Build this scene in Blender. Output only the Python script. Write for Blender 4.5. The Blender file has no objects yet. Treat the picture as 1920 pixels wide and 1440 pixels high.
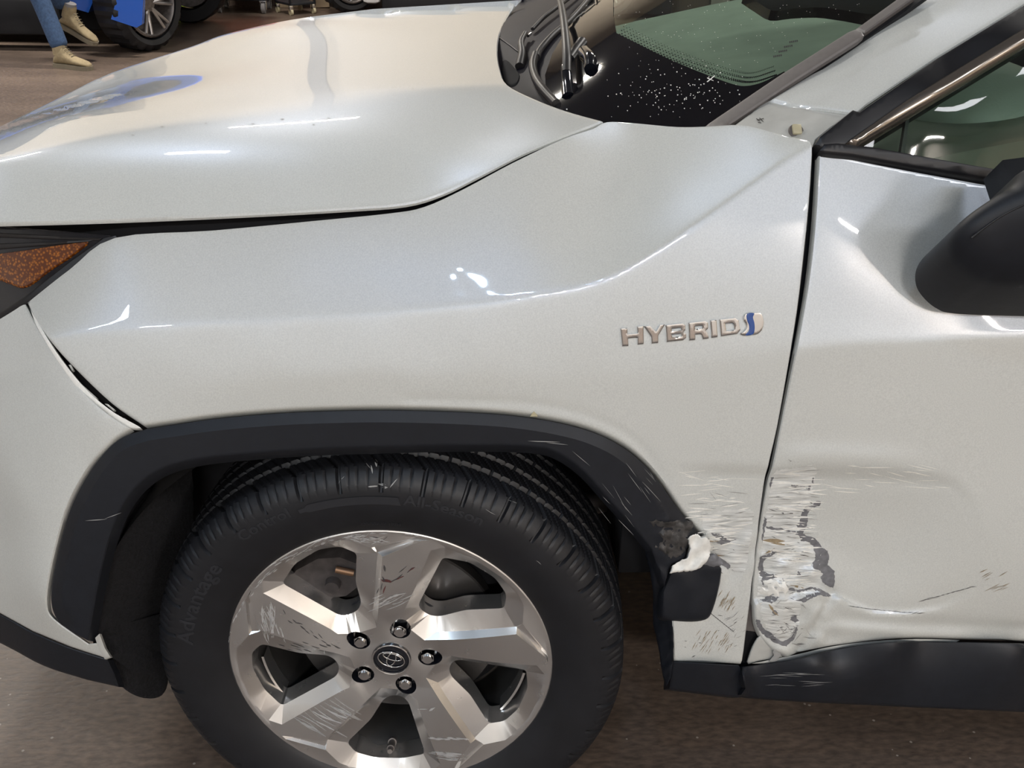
import bpy, bmesh, math, random
import numpy as np
from mathutils import Vector, Matrix
from mathutils.geometry import delaunay_2d_cdt
sc = bpy.context.scene
COL = sc.collection
# ------------------------------------------------------------------ camera
CP = np.array([0.0883683, -1.2163076, 1.5030244])
YAW, PITCH, ROLL, FPX = 0.0673424, 0.4771379, -0.0270203, 1925.52
def cam_rows():
    cy, sy, cp, sp = math.cos(YAW), math.sin(YAW), math.cos(PITCH), math.sin(PITCH)
    f = np.array([sy*cp, cy*cp, -sp]); r = np.array([cy, -sy, 0]); d = np.cross(f, r)
    c, s = math.cos(ROLL), math.sin(ROLL)
    return np.array([c*r+s*d, -s*r+c*d, f])
CM = cam_rows()
cd = bpy.data.cameras.new('camera'); cam = bpy.data.objects.new('camera', cd); COL.objects.link(cam)
cd.sensor_width = 36.0; cd.lens = FPX/1920*36.0; cd.clip_start = 0.02; cd.clip_end = 200
mw = Matrix.Identity(4)
for i in range(3):
    mw[i][0] = CM[0][i]; mw[i][1] = -CM[1][i]; mw[i][2] = -CM[2][i]; mw[i][3] = CP[i]
cam.matrix_world = mw
sc.camera = cam
# ------------------------------------------------------------------ world, exposure, lamps
sc.view_settings.view_transform = 'Standard'; sc.view_settings.look = 'None'
sc.view_settings.gamma = 1.0; sc.view_settings.use_curve_mapping = False
sc.view_settings.exposure = 0.60
w = bpy.data.worlds.new('world'); sc.world = w; w.use_nodes = True
w.node_tree.nodes['Background'].inputs[0].default_value = (0.75, 0.8, 0.9, 1)
w.node_tree.nodes['Background'].inputs[1].default_value = 0.25
LAMPS = [  # x, y, length, width, direction ('x' or 'y'), watts, colour
    (-0.38, -2.40, .045, .045, 'x', 5, (0.50, 0.72, 1.0)),
    (-0.28, -2.25, .045, .045, 'x', 5, (0.50, 0.72, 1.0)),
    (-0.20, -2.34, .045, .045, 'x', 5, (0.50, 0.72, 1.0)),
    (-4.4, -3.4, 1.2, .16, 'x', 52, (0.66, 0.82, 1.0)),
    (4.2, -3.4, 2.4, .7, 'x', 62, (0.95, 0.96, 1.0)),
    (-1.45, 2.9, .45, .22, 'x', 40, (1.0, 0.99, 0.96)),
    (-5.2, 3.2, .8, .16, 'x', 105, (1.0, 0.99, 0.96)),
    (3.4, 3.0, 1.2, .16, 'x', 115, (1.0, 0.96, 0.91)),
    (0.6, -7.0, 1.2, .16, 'x', 230, (1.0, 0.97, 0.95)),
    (-4.2, -7.0, 1.2, .16, 'x', 165, (0.90, 0.95, 1.0)),
    (5.0, -8.3, 1.2, .16, 'x', 230, (1.0, 0.93, 0.88)),
    (-5.0, 7.4, 1.2, .16, 'x', 190, (1.0, 0.93, 0.84)),
    (-1.4, 7.4, 1.2, .16, 'x', 150, (1.0, 0.93, 0.84)),
    (2.8, 7.6, 1.2, .16, 'x', 85, (1.0, 0.97, 0.92)),
]
LAMP_Z = 4.6
LK = .80
# ------------------------------------------------------------------ helpers
def lab(o, label=None, cat=None, group=None, kind=None):
    if label: o['label'] = label
    if cat: o['category'] = cat
    if group: o['group'] = group
    if kind: o['kind'] = kind
    return o
def setparent(o, parent):
    if parent is not None:
        o.parent = parent
        o.matrix_parent_inverse = parent['_mw'] if False else WM[parent.name].inverted()
WM = {}
def mk(name, verts, faces, mat=None, parent=None, smooth=True, sharp=None, mats=None, fm=None):
    me = bpy.data.meshes.new(name)
    me.from_pydata([tuple(map(float, v)) for v in verts], [], [tuple(int(i) for i in f) for f in faces])
    me.validate(); me.update()
    if mats:
        for m in mats: me.materials.append(m)
        if fm is not None and len(fm) == len(me.polygons): me.polygons.foreach_set('material_index', fm)
    elif mat: me.materials.append(mat)
    if smooth:
        me.polygons.foreach_set('use_smooth', [True]*len(me.polygons))
        if sharp: me.set_sharp_from_angle(angle=math.radians(sharp))
    o = bpy.data.objects.new(name, me); COL.objects.link(o)
    WM[o.name] = Matrix.Identity(4)
    setparent(o, parent)
    return o
def empty(name, loc, label, cat, group=None, rz=0):
    o = bpy.data.objects.new(name, None); COL.objects.link(o)
    o.location = loc; o.rotation_euler = (0, 0, rz); o.empty_display_size = .1
    WM[o.name] = Matrix.Translation(loc) @ Matrix.Rotation(rz, 4, 'Z')
    return lab(o, label, cat, group)
def bmobj(name, bm, mat=None, parent=None, smooth=False, sharp=None, M=None):
    if M is not None: bmesh.ops.transform(bm, matrix=M, verts=bm.verts)
    bmesh.ops.recalc_face_normals(bm, faces=bm.faces)
    me = bpy.data.meshes.new(name); bm.to_mesh(me); bm.free()
    if mat: me.materials.append(mat)
    if smooth:
        me.polygons.foreach_set('use_smooth', [True]*len(me.polygons))
        if sharp: me.set_sharp_from_angle(angle=math.radians(sharp))
    o = bpy.data.objects.new(name, me); COL.objects.link(o)
    WM[o.name] = Matrix.Identity(4)
    setparent(o, parent)
    return o
def bm_box(bm, c, s, bev=0.0, M=None, seg=2):
    r = bmesh.ops.create_cube(bm, size=1.0)
    vs = r['verts']
    bmesh.ops.scale(bm, vec=s, verts=vs)
    if bev > 0:
        es = list({e for v in vs for e in v.link_edges})
        rr = bmesh.ops.bevel(bm, geom=es, offset=bev, segments=seg, affect='EDGES', profile=.5)
        vs = list({v for f in rr['faces'] for v in f.verts} | {v for v in vs if v.is_valid})
    mt = Matrix.Translation(c) @ (M if M is not None else Matrix.Identity(4))
    bmesh.ops.transform(bm, matrix=mt, verts=vs)
    return vs
def bm_cyl(bm, a, b, r1, r2=None, seg=24, caps=True):
    a = Vector(a); b = Vector(b); r2 = r1 if r2 is None else r2
    d = b-a; L = d.length
    q = d.to_track_quat('Z', 'Y').to_matrix().to_4x4()
    return bmesh.ops.create_cone(bm, cap_ends=caps, segments=seg, radius1=r1, radius2=r2, depth=L,
                          matrix=Matrix.Translation((a+b)/2) @ q)['verts']
def tube_mesh(pts, rad, seg=10, flat=1.0, up=None, closed=False):
    P = [Vector(p) for p in pts]; n = len(P); V = []; F = []
    rs = rad if isinstance(rad, (list, tuple)) else [rad]*n
    prev = Vector(up) if up else Vector((0, 0, 1))
    for i in range(n):
        if closed: t = (P[(i+1) % n]-P[i-1]).normalized()
        else: t = (P[min(i+1, n-1)]-P[max(i-1, 0)]).normalized()
        s = t.cross(prev)
        if s.length < 1e-5: s = t.orthogonal()
        s.normalize(); u2 = s.cross(t).normalized()
        for k in range(seg):
            a = 2*math.pi*k/seg
            V.append(P[i]+s*math.cos(a)*rs[i]+u2*math.sin(a)*rs[i]*flat)
    m = n if closed else n-1
    for i in range(m):
        for k in range(seg):
            j = (i+1) % n
            F.append((i*seg+k, i*seg+(k+1) % seg, j*seg+(k+1) % seg, j*seg+k))
    if not closed:
        F.append(tuple(range(seg-1, -1, -1))); F.append(tuple((n-1)*seg+k for k in range(seg)))
    return V, F
def tube(name, pts, rad, mat, parent=None, seg=10, flat=1.0, up=None, closed=False):
    V, F = tube_mesh(pts, rad, seg, flat, up, closed)
    return mk(name, V, F, mat, parent, True, 50)
def cat(pts, sub=8, closed=False):
    """Catmull-Rom through the points"""
    P = np.array(pts, float); n = len(P); out = []
    rng = range(n if closed else n-1)
    for i in rng:
        p0 = P[(i-1) % n] if closed or i > 0 else 2*P[0]-P[1]
        p1 = P[i]; p2 = P[(i+1) % n]
        p3 = P[(i+2) % n] if closed or i+2 < n else 2*P[-1]-P[-2]
        l = max(1, sub)
        for k in range(l):
            t = k/l
            out.append(.5*((2*p1)+(-p0+p2)*t+(2*p0-5*p1+4*p2-p3)*t*t+(-p0+3*p1-3*p2+p3)*t**3))
    if not closed: out.append(P[-1])
    return np.array(out)
def rays(px):
    px = np.atleast_2d(np.asarray(px, float))
    return np.stack([(px[:, 0]-960)/FPX, (px[:, 1]-720)/FPX, np.ones(len(px))], 1) @ CM
def atY(px, py, Y):
    d = rays([(px, py)])[0]; return CP+d*((Y-CP[1])/d[1])
def atZ(px, py, Z):
    d = rays([(px, py)])[0]; return CP+d*((Z-CP[2])/d[2])
def atX(px, py, X):
    d = rays([(px, py)])[0]; return CP+d*((X-CP[0])/d[0])
class TPS:
    def __init__(s, pts, tilt=45, lam=1e-6):
        P = np.array(pts, float); s.t = math.radians(tilt)
        s.n = np.array([0, -math.cos(s.t), math.sin(s.t)]); s.v = np.array([0, math.sin(s.t), math.cos(s.t)])
        s.X = np.stack([P[:, 0], P @ s.v], 1); h = P @ s.n
        n = len(P); K = s.k(s.X, s.X)+lam*np.eye(n); A = np.zeros((n+3, n+3))
        A[:n, :n] = K; A[:n, n] = 1; A[:n, n+1:] = s.X; A[n, :n] = 1; A[n+1:, :n] = s.X.T
        s.c = np.linalg.solve(A, np.concatenate([h, np.zeros(3)]))
    def k(s, A, B):
        d2 = ((A[:, None]-B[None])**2).sum(2)
        return np.where(d2 > 0, .5*d2*np.log(d2+1e-12), 0)
    def h(s, X):
        return s.k(X, s.X) @ s.c[:-3]+s.c[-3]+X @ s.c[-2:]
class Surf:
    def __init__(s, tps, k=.002, off=0.0, disp=None):
        s.tps = tps; s.kk = k; s.n = tps[0].n; s.v = tps[0].v; s.off = off; s.disp = disp
    def H(s, X):
        hs = np.stack([t.h(X) for t in s.tps])
        if len(hs) == 1: r = hs[0]
        else:
            m = hs.min(0); r = m-s.kk*np.log(np.exp(-(hs-m)/s.kk).sum(0))
        return r+s.off
    def at(s, px):
        px = np.atleast_2d(np.asarray(px, float)); out = []
        for i in range(0, len(px), 6000): out.append(s._at(px[i:i+6000]))
        return np.vstack(out)
    def _at(s, px):
        d = rays(px)
        cs = np.vstack([np.stack([t.X[:, 0], t.X[:, 1]], 1) for t in s.tps])
        Pc = np.vstack([np.outer(t.h(t.X), t.n)+np.outer(t.X[:, 1], t.v)+np.outer(t.X[:, 0], [1, 0, 0]) for t in s.tps])
        dep = (Pc-CP) @ CM[2]; t0, t1 = dep.min()-.12, dep.max()+.12
        def f(t):
            P = CP+d*t[:, None]; return P @ s.n-s.H(np.stack([P[:, 0], P @ s.v], 1))
        n = 14 if t1-t0 < 1 else 30
        ts = np.linspace(t0, t1, n); lo = np.full(len(d), t0); hi = np.full(len(d), t1); done = np.zeros(len(d), bool)
        best = np.full(len(d), 1e9); bt = lo.copy(); prev = f(lo)
        for k in range(1, n):
            cur = f(np.full(len(d), ts[k]))
            c = (~done) & (prev > 0) & (cur <= 0)
            lo[c] = ts[k-1]; hi[c] = ts[k]; done |= c
            b_ = np.abs(cur) < best; best[b_] = np.abs(cur)[b_]; bt[b_] = ts[k]; prev = cur
        fl = f(lo); fh = f(hi)
        for _ in range(16):
            m = (lo+hi)/2; fm = f(m); g = fm > 0
            lo = np.where(g, m, lo); hi = np.where(g, hi, m)
        t = np.where(done, (lo+hi)/2, bt)
        P = CP+d*t[:, None]
        if s.disp is not None: P = P - s.n*s.disp(px)[:, None]
        return P
    def shifted(s, off): return Surf(s.tps, s.kk, s.off+off, s.disp)
def inpoly(pts, poly):
    x, y = pts[:, 0], pts[:, 1]; r = np.zeros(len(pts), bool); n = len(poly)
    for i in range(n):
        x1, y1 = poly[i]; x2, y2 = poly[(i+1) % n]
        if y1 == y2: continue
        c = ((y1 > y) != (y2 > y)) & (x < (x2-x1)*(y-y1)/(y2-y1)+x1)
        r ^= c
    return r
def distpoly(pts, poly, closed=True):
    d = np.full(len(pts), 1e9); n = len(poly)
    for i in range(n if closed else n-1):
        a = poly[i]; b = poly[(i+1) % n]; ab = b-a; L = (ab**2).sum()
        if L < 1e-12: continue
        t = np.clip(((pts-a) @ ab)/L, 0, 1)
        d = np.minimum(d, np.sqrt((((a+t[:, None]*ab)-pts)**2).sum(1)))
    return d
def resample(poly, step, closed=True):
    P = np.array(poly, float); out = []
    n = len(P)
    for i in range(n if closed else n-1):
        a = P[i]; b = P[(i+1) % n]; L = np.linalg.norm(b-a)
        if L < .3: continue
        m = max(1, int(round(L/step)))
        for k in range(m): out.append(a+(b-a)*k/m)
    if not closed: out.append(P[-1])
    return np.array(out)
def cdt(pts, edges):
    r = delaunay_2d_cdt([Vector((float(a), float(b))) for a, b in pts], [tuple(e) for e in edges], [], 0, 1e-4)
    return np.array([tuple(v) for v in r[0]]), [f for f in r[2]]
def panel(name, poly, surf, mat, parent, step=9, roll=.003, thick=.014, cons=(), skirtmat=None, edge=(2.0, 5.0), bstep=6, sharp=35, fn=None, holes=()):
    B = resample(poly, bstep); nb = len(B)
    tan = np.roll(B, -1, 0)-np.roll(B, 1, 0); nr = np.stack([-tan[:, 1], tan[:, 0]], 1)
    nr /= np.linalg.norm(nr, axis=1)[:, None]+1e-9
    pts = [B]; E = [(i, (i+1) % nb) for i in range(nb)]; cnt = nb
    for cc in cons:
        c = resample(np.array(cc, float), bstep, False)
        c = c[inpoly(c, B) & (distpoly(c, B) > 1.0)]
        if len(c) > 1:
            E += [(cnt+i, cnt+i+1) for i in range(len(c)-1) if np.linalg.norm(c[i+1]-c[i]) < bstep*2.5]
            pts.append(c); cnt += len(c)
    HL = [resample(np.array(h_, float), bstep) for h_ in holes]
    for h_ in HL:
        E += [(cnt+i, cnt+(i+1) % len(h_)) for i in range(len(h_))]; pts.append(h_); cnt += len(h_)
    for e in (edge if roll > 0 else ()):
        for sgn in (1, -1):
            q = B+nr*e*sgn
            q = q[inpoly(q, B)]
            if len(q):
                q = q[distpoly(q, B) > e*.85]
                pts.append(q); cnt += len(q)
    lo = B.min(0); hi = B.max(0)
    gx = np.arange(lo[0], hi[0], step); gy = np.arange(lo[1], hi[1], step*.866)
    G = np.array([(x+(step*.5 if j % 2 else 0), y) for j, y in enumerate(gy) for x in gx])
    if len(G):
        G = G[inpoly(G, B)]
        if len(G):
            G = G[distpoly(G, B) > (edge[-1]*1.3 if roll > 0 else step*.45)]
            pts.append(G)
    A = np.vstack(pts)
    V2, F = cdt(A, E)
    c = np.array([V2[list(f)].mean(0) for f in F])
    ok = inpoly(c, B)
    for h_ in HL: ok &= ~inpoly(c, h_)
    F = [f for f, k in zip(F, ok) if k]
    W = surf.at(V2)
    if fn is not None: W = fn(V2, W)
    db = distpoly(V2, B)
    for h_ in HL: db = np.minimum(db, distpoly(V2, h_))
    if roll > 0:
        dep = np.linalg.norm(W-CP, axis=1)/FPX
        dm = np.clip(db*dep, 0, roll)
        W = W-surf.n*(roll-np.sqrt(np.maximum(roll**2-(roll-dm)**2, 0)))[:, None]
    used = sorted({i for f in F for i in f}); mp = {u: i for i, u in enumerate(used)}
    V = [W[u] for u in used]; FF = []
    for f in F:
        f = [mp[i] for i in f]
        FF.append(f)
    # orientation: outward = surf.n side
    a = np.array(V)
    if FF:
        f0 = np.array([g[:3] for g in FF]); nn = np.cross(a[f0[:, 1]]-a[f0[:, 0]], a[f0[:, 2]]-a[f0[:, 0]]).sum(0)
        if nn @ surf.n < 0: FF = [g[::-1] for g in FF]
    if thick > 0:
        ed = {}
        for g in FF:
            for i in range(len(g)): ed[(g[i], g[(i+1) % len(g)])] = 1
        be = [(i, j) for (i, j) in ed if (j, i) not in ed]
        m2 = {}
        for i, j in be:
            for q in (i, j):
                if q not in m2:
                    m2[q] = len(V); V.append(np.array(V[q])-surf.n*thick)
        for i, j in be: FF.append([j, i, m2[i], m2[j]])
    o = mk(name, V, FF, mat, parent, True, sharp)
    return o
def nodes(name):
    m = bpy.data.materials.new(name); m.use_nodes = True
    return m, m.node_tree.nodes, m.node_tree.links, m.node_tree.nodes['Principled BSDF']
def setp(b, **k):
    for a, v in k.items():
        a = a.replace('_', ' ')
        b.inputs[a].default_value = v
def simple(name, col, rough=.5, metal=0.0, noise=0.0, scale=40, bump=0.0, coat=0.0, spec=.5, **k):
    m, N, L, b = nodes(name)
    c = (*col, 1); b.inputs['Base Color'].default_value = c
    b.inputs['Roughness'].default_value = rough; b.inputs['Metallic'].default_value = metal
    b.inputs['Coat Weight'].default_value = coat; b.inputs['Coat Roughness'].default_value = .03
    b.inputs['Specular IOR Level'].default_value = spec
    if noise or bump:
        tc = N.new('ShaderNodeTexCoord'); n = N.new('ShaderNodeTexNoise'); n.inputs['Scale'].default_value = scale
        n.inputs['Detail'].default_value = 5; L.new(tc.outputs['Object'], n.inputs['Vector'])
        if noise:
            mr = N.new('ShaderNodeMapRange'); mr.inputs[3].default_value = 1-noise; mr.inputs[4].default_value = 1+noise
            mr.inputs[1].default_value = .25; mr.inputs[2].default_value = .75
            L.new(n.outputs[0], mr.inputs[0])
            mx = N.new('ShaderNodeMix'); mx.data_type = 'RGBA'; mx.blend_type = 'MULTIPLY'; mx.inputs[0].default_value = 1
            mx.inputs[6].default_value = c; L.new(mr.outputs[0], mx.inputs[7]); L.new(mx.outputs[2], b.inputs['Base Color'])
        if bump:
            bp = N.new('ShaderNodeBump'); bp.inputs['Strength'].default_value = bump; bp.inputs['Distance'].default_value = .002
            L.new(n.outputs[0], bp.inputs['Height']); L.new(bp.outputs[0], b.inputs['Normal'])
    return m
def paint(name, col, tint=(.50, .68, 1.0), spec=.7, rough=.42):
    m, N, L, b = nodes(name)
    tc = N.new('ShaderNodeTexCoord')
    v = N.new('ShaderNodeTexNoise'); v.inputs['Scale'].default_value = 520; v.inputs['Detail'].default_value = 1
    L.new(tc.outputs['Object'], v.inputs['Vector'])
    mr = N.new('ShaderNodeMapRange'); mr.inputs[1].default_value = .3; mr.inputs[2].default_value = .7
    mr.inputs[3].default_value = .93; mr.inputs[4].default_value = 1.06
    L.new(v.outputs[0], mr.inputs[0])
    mx = N.new('ShaderNodeMix'); mx.data_type = 'RGBA'; mx.blend_type = 'MULTIPLY'; mx.inputs[0].default_value = 1
    mx.inputs[6].default_value = (*col, 1); L.new(mr.outputs[0], mx.inputs[7]); L.new(mx.outputs[2], b.inputs['Base Color'])
    b.inputs['Roughness'].default_value = rough; b.inputs['Specular IOR Level'].default_value = spec
    b.inputs['Specular Tint'].default_value = (*tint, 1)
    b.inputs['Coat Weight'].default_value = 1.0; b.inputs['Coat Roughness'].default_value = .02
    b.inputs['Coat IOR'].default_value = 1.5
    # pearl flakes: a wide, cool glossy lobe under the clear coat
    g = N.new('ShaderNodeBsdfGlossy'); g.inputs['Roughness'].default_value = .36; g.inputs[0].default_value = (.50, .66, 1.0, 1)
    ms = N.new('ShaderNodeMixShader'); ms.inputs[0].default_value = .055
    out = N['Material Output']; L.new(b.outputs[0], ms.inputs[1]); L.new(g.outputs[0], ms.inputs[2]); L.new(ms.outputs[0], out.inputs[0])
    return m
M = {}
M['paint'] = paint('pearl white paint', (.67, .675, .63))
M['paint_in'] = simple('inner painted metal', (.50, .50, .47), .35, noise=.12, scale=30, coat=.5)
M['black'] = simple('black trim plastic', (.010, .012, .017), .50, noise=.15, scale=60, bump=.12, spec=.45)
M['cowl'] = simple('dark cowl plastic', (.008, .007, .013), .55, noise=.2, scale=50, spec=.15)
M['black_rough'] = simple('matte black underlayer', (.006, .006, .008), .8)
M['felt'] = simple('black felt liner', (.007, .007, .009), .95, noise=.6, scale=150, bump=1.0)
M['gloss_black'] = simple('gloss black plastic', (.008, .009, .013), .12, coat=.6)
M['rubber'] = simple('tyre rubber', (.009, .0095, .012), .5, noise=.25, scale=25, bump=.15)
M['rubber2'] = simple('tyre lettering rubber', (.019, .020, .024), .45)
M['seal'] = simple('black weather seal', (.010, .010, .012), .4)
M['chrome'] = simple('chrome', (.80, .80, .80), .06, 1.0)
M['blue'] = simple('blue enamel', (.01, .07, .30), .2, coat=1)
M['steel'] = simple('dull steel', (.22, .20, .19), .45, .8, noise=.3, scale=40)
M['castiron'] = simple('cast iron', (.07, .062, .06), .6, .5, noise=.3, scale=60, bump=.4)
M['rust'] = simple('brown bolt', (.25, .15, .09), .45, .8)
M['moulding'] = simple('grey brown moulding', (.14, .125, .118), .45, noise=.08, scale=80)
M['trimmetal'] = simple('satin trim', (.36, .32, .28), .22, .9)

def glass_mat(name, tint, refl=1.0):
    m = bpy.data.materials.new(name); m.use_nodes = True; N = m.node_tree.nodes; L = m.node_tree.links; N.clear()
    out = N.new('ShaderNodeOutputMaterial'); t = N.new('ShaderNodeBsdfTransparent'); t.inputs[0].default_value = (*tint, 1)
    g = N.new('ShaderNodeBsdfGlossy'); g.inputs['Roughness'].default_value = .03; g.inputs[0].default_value = (refl, refl, refl, 1)
    f = N.new('ShaderNodeFresnel'); f.inputs[0].default_value = 1.5; mx = N.new('ShaderNodeMixShader')
    L.new(f.outputs[0], mx.inputs[0]); L.new(t.outputs[0], mx.inputs[1]); L.new(g.outputs[0], mx.inputs[2]); L.new(mx.outputs[0], out.inputs[0])
    return m
M['glass_w'] = glass_mat('green tinted windshield glass', (.54, .70, .60))
M['glass_s'] = glass_mat('side window glass', (.55, .66, .60))
M['frit'] = simple('black enamel glass border', (.004, .004, .006), .04, spec=.5)
M['dash'] = simple('grey green dashboard top', (.20, .23, .19), .75, noise=.15, scale=12)
M['grey_in'] = simple('light grey interior plastic', (.36, .40, .37), .4, bump=.3, scale=220)
def amber_mat():
    m, N, L, b = nodes('amber reflector')
    tc = N.new('ShaderNodeTexCoord'); v = N.new('ShaderNodeTexVoronoi'); v.inputs['Scale'].default_value = 260; L.new(tc.outputs['Object'], v.inputs['Vector'])
    r = N.new('ShaderNodeValToRGB'); r.color_ramp.elements[0].color = (.50, .16, .015, 1); r.color_ramp.elements[1].color = (.10, .024, .004, 1); r.color_ramp.elements[1].position = .55
    L.new(v.outputs['Distance'], r.inputs[0]); L.new(r.outputs[0], b.inputs['Base Color'])
    b.inputs['Roughness'].default_value = .25; b.inputs['Coat Weight'].default_value = 1; b.inputs['Coat Roughness'].default_value = .02
    return m
M['amber'] = amber_mat()
M['bare'] = simple('exposed grey primer', (.17, .17, .18), .55, noise=.25, scale=150)
M['scuff_white'] = simple('white scuffed paint', (.86, .85, .80), .5, noise=.08, scale=200)
M['scuff_grey'] = simple('grey scuff', (.34, .34, .33), .6)
M['scuff_brown'] = simple('brown rubbed dirt', (.30, .23, .14), .7, noise=.3, scale=120)
M['scuff_dark'] = simple('dark scratch', (.06, .055, .055), .6)
M['scuff_silver'] = simple('raw bright alloy scratch', (.75, .75, .75), .35, .6)
M['scuff_red'] = simple('dark red transfer', (.10, .03, .03), .5)
M['clip'] = simple('yellowed plastic clip', (.50, .45, .30), .4)
M['jeep'] = simple('bright blue car paint', (.01, .12, .62), .25, coat=1)
M['orange'] = simple('orange painted steel', (.75, .12, .04), .35, coat=.4)
M['denim'] = simple('blue denim', (.045, .085, .17), .9, noise=.3, scale=60, bump=.5)
M['suede'] = simple('tan suede leather', (.34, .27, .16), .85, noise=.2, scale=40, bump=.4)
M['sole'] = simple('worn boot sole', (.20, .17, .12), .8)
M['skin'] = simple('skin', (.45, .27, .19), .55)
M['hair'] = simple('brown hair', (.05, .03, .02), .7)
M['shirt'] = simple('dark work shirt', (.04, .045, .055), .9, noise=.2, scale=40)
M['sock'] = simple('grey sock', (.25, .24, .24), .9)
M['hose'] = simple('lime green hose', (.42, .62, .06), .45)
M['card'] = simple('brown fibreboard', (.42, .33, .22), .8, noise=.15, scale=12)
M['white_car'] = simple('white car paint', (.72, .72, .72), .25, coat=1)
M['dark_glass'] = simple('dark tinted glass', (.01, .012, .014), .05, coat=1)

def scraped_mat():
    m = paint('scraped paint', (.67, .675, .63)); N = m.node_tree.nodes; L = m.node_tree.links; b = N['Principled BSDF']
    tc = N.new('ShaderNodeTexCoord'); mp = N.new('ShaderNodeMapping'); mp.inputs['Scale'].default_value = (14, 14, 150)
    L.new(tc.outputs['Object'], mp.inputs[0]); n = N.new('ShaderNodeTexNoise'); n.inputs['Scale'].default_value = 1.6; n.inputs['Detail'].default_value = 6; n.inputs['Roughness'].default_value = .65
    L.new(mp.outputs[0], n.inputs['Vector']); r = N.new('ShaderNodeValToRGB'); e = r.color_ramp.elements
    e[0].position = .30; e[0].color = (.33, .31, .28, 1); e[1].position = .62; e[1].color = (.90, .90, .85, 1)
    k = r.color_ramp.elements.new(.40); k.color = (.62, .62, .58, 1); k = r.color_ramp.elements.new(.52); k.color = (.72, .72, .68, 1)
    L.new(n.outputs[0], r.inputs[0]); L.new(r.outputs[0], b.inputs['Base Color'])
    b.inputs['Coat Weight'].default_value = .25; b.inputs['Coat Roughness'].default_value = .2
    bp = N.new('ShaderNodeBump'); bp.inputs['Strength'].default_value = .35; bp.inputs['Distance'].default_value = .002
    L.new(n.outputs[0], bp.inputs['Height']); L.new(bp.outputs[0], b.inputs['Normal'])
    return m
M['scraped'] = scraped_mat()
# ================================================================== the shop
def slab(name, lo, hi, mat, kind='structure'):
    bm = bmesh.new(); c = [(a+b)/2 for a, b in zip(lo, hi)]; s = [b-a for a, b in zip(lo, hi)]
    bm_box(bm, c, s)
    return lab(bmobj(name, bm, mat), kind=kind)
def floor_mat():
    m, N, L, b = nodes('sealed shop concrete')
    tc = N.new('ShaderNodeTexCoord')
    n1 = N.new('ShaderNodeTexNoise'); n1.inputs['Scale'].default_value = .8; n1.inputs['Detail'].default_value = 8; n1.inputs['Roughness'].default_value = .65
    n2 = N.new('ShaderNodeTexNoise'); n2.inputs['Scale'].default_value = 45; n2.inputs['Detail'].default_value = 6
    mp = N.new('ShaderNodeMapping'); mp.inputs['Scale'].default_value = (1, 2.2, 1)
    L.new(tc.outputs['Object'], mp.inputs[0]); L.new(mp.outputs[0], n1.inputs['Vector']); L.new(mp.outputs[0], n2.inputs['Vector'])
    r = N.new('ShaderNodeValToRGB'); r.color_ramp.elements[0].color = (.085, .064, .052, 1); r.color_ramp.elements[1].color = (.19, .145, .115, 1)
    r.color_ramp.elements[0].position = .3; r.color_ramp.elements[1].position = .7
    L.new(n1.outputs[0], r.inputs[0])
    r2 = N.new('ShaderNodeValToRGB'); r2.color_ramp.elements[0].color = (.72, .72, .72, 1); r2.color_ramp.elements[1].color = (1.25, 1.2, 1.15, 1)
    r2.color_ramp.elements[0].position = .35; r2.color_ramp.elements[1].position = .68
    L.new(n2.outputs[0], r2.inputs[0])
    mx = N.new('ShaderNodeMix'); mx.data_type = 'RGBA'; mx.blend_type = 'MULTIPLY'; mx.inputs[0].default_value = 1
    L.new(r.outputs[0], mx.inputs[6]); L.new(r2.outputs[0], mx.inputs[7])
    v = N.new('ShaderNodeTexVoronoi'); v.inputs['Scale'].default_value = 26; L.new(tc.outputs['Object'], v.inputs['Vector'])
    lt = N.new('ShaderNodeMath'); lt.operation = 'LESS_THAN'; lt.inputs[1].default_value = .07; L.new(v.outputs['Distance'], lt.inputs[0])
    mx2 = N.new('ShaderNodeMix'); mx2.data_type = 'RGBA'; L.new(lt.outputs[0], mx2.inputs[0])
    L.new(mx.outputs[2], mx2.inputs[6]); mx2.inputs[7].default_value = (.34, .30, .26, 1)
    L.new(mx2.outputs[2], b.inputs['Base Color'])
    mr = N.new('ShaderNodeMapRange'); mr.inputs[3].default_value = .30; mr.inputs[4].default_value = .55; L.new(n2.outputs[0], mr.inputs[0])
    L.new(mr.outputs[0], b.inputs['Roughness'])
    bp = N.new('ShaderNodeBump'); bp.inputs['Strength'].default_value = .25; bp.inputs['Distance'].default_value = .003
    L.new(n2.outputs[0], bp.inputs['Height']); L.new(bp.outputs[0], b.inputs['Normal'])
    return m
M['floor'] = floor_mat()
M['cream'] = simple('cream painted wall', (.66, .58, .46), .7, noise=.06, scale=2)
M['dado'] = simple('dark brown lower wall', (.09, .065, .05), .7, noise=.15, scale=3)
M['white'] = simple('white painted wall', (.72, .68, .63), .7, noise=.05, scale=2)
M['ceil'] = simple('dim steel ceiling deck', (.20, .22, .25), .8, noise=.05, scale=2)
M['pipe'] = simple('grey pipe', (.25, .23, .21), .5)
X0, X1, Y0, Y1, H = -9.0, 8.0, -9.0, 10.45, 5.0
slab('floor', (X0, Y0, -.2), (X1, Y1, 0), M['floor'])
slab('ceiling', (X0, Y0, H), (X1, Y1, H+.2), M['ceil'])
slab('wall_back', (X0, Y1, 0), (X1, Y1+.2, H), M['cream'])
slab('wall_front', (X0, Y0-.2, 0), (X1, Y0, H), M['white'])
slab('wall_left', (X0-.2, Y0, 0), (X0, Y1, H), M['white'])
slab('wall_right', (X1, Y0, 0), (X1+.2, Y1, H), M['cream'])
slab('baseboard_back', (X0, Y1-.03, 0), (X1, Y1, .9), M['dado'])
slab('trim_1', (X0, Y1-.05, .9), (X1, Y1, .98), M['pipe'])
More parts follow.
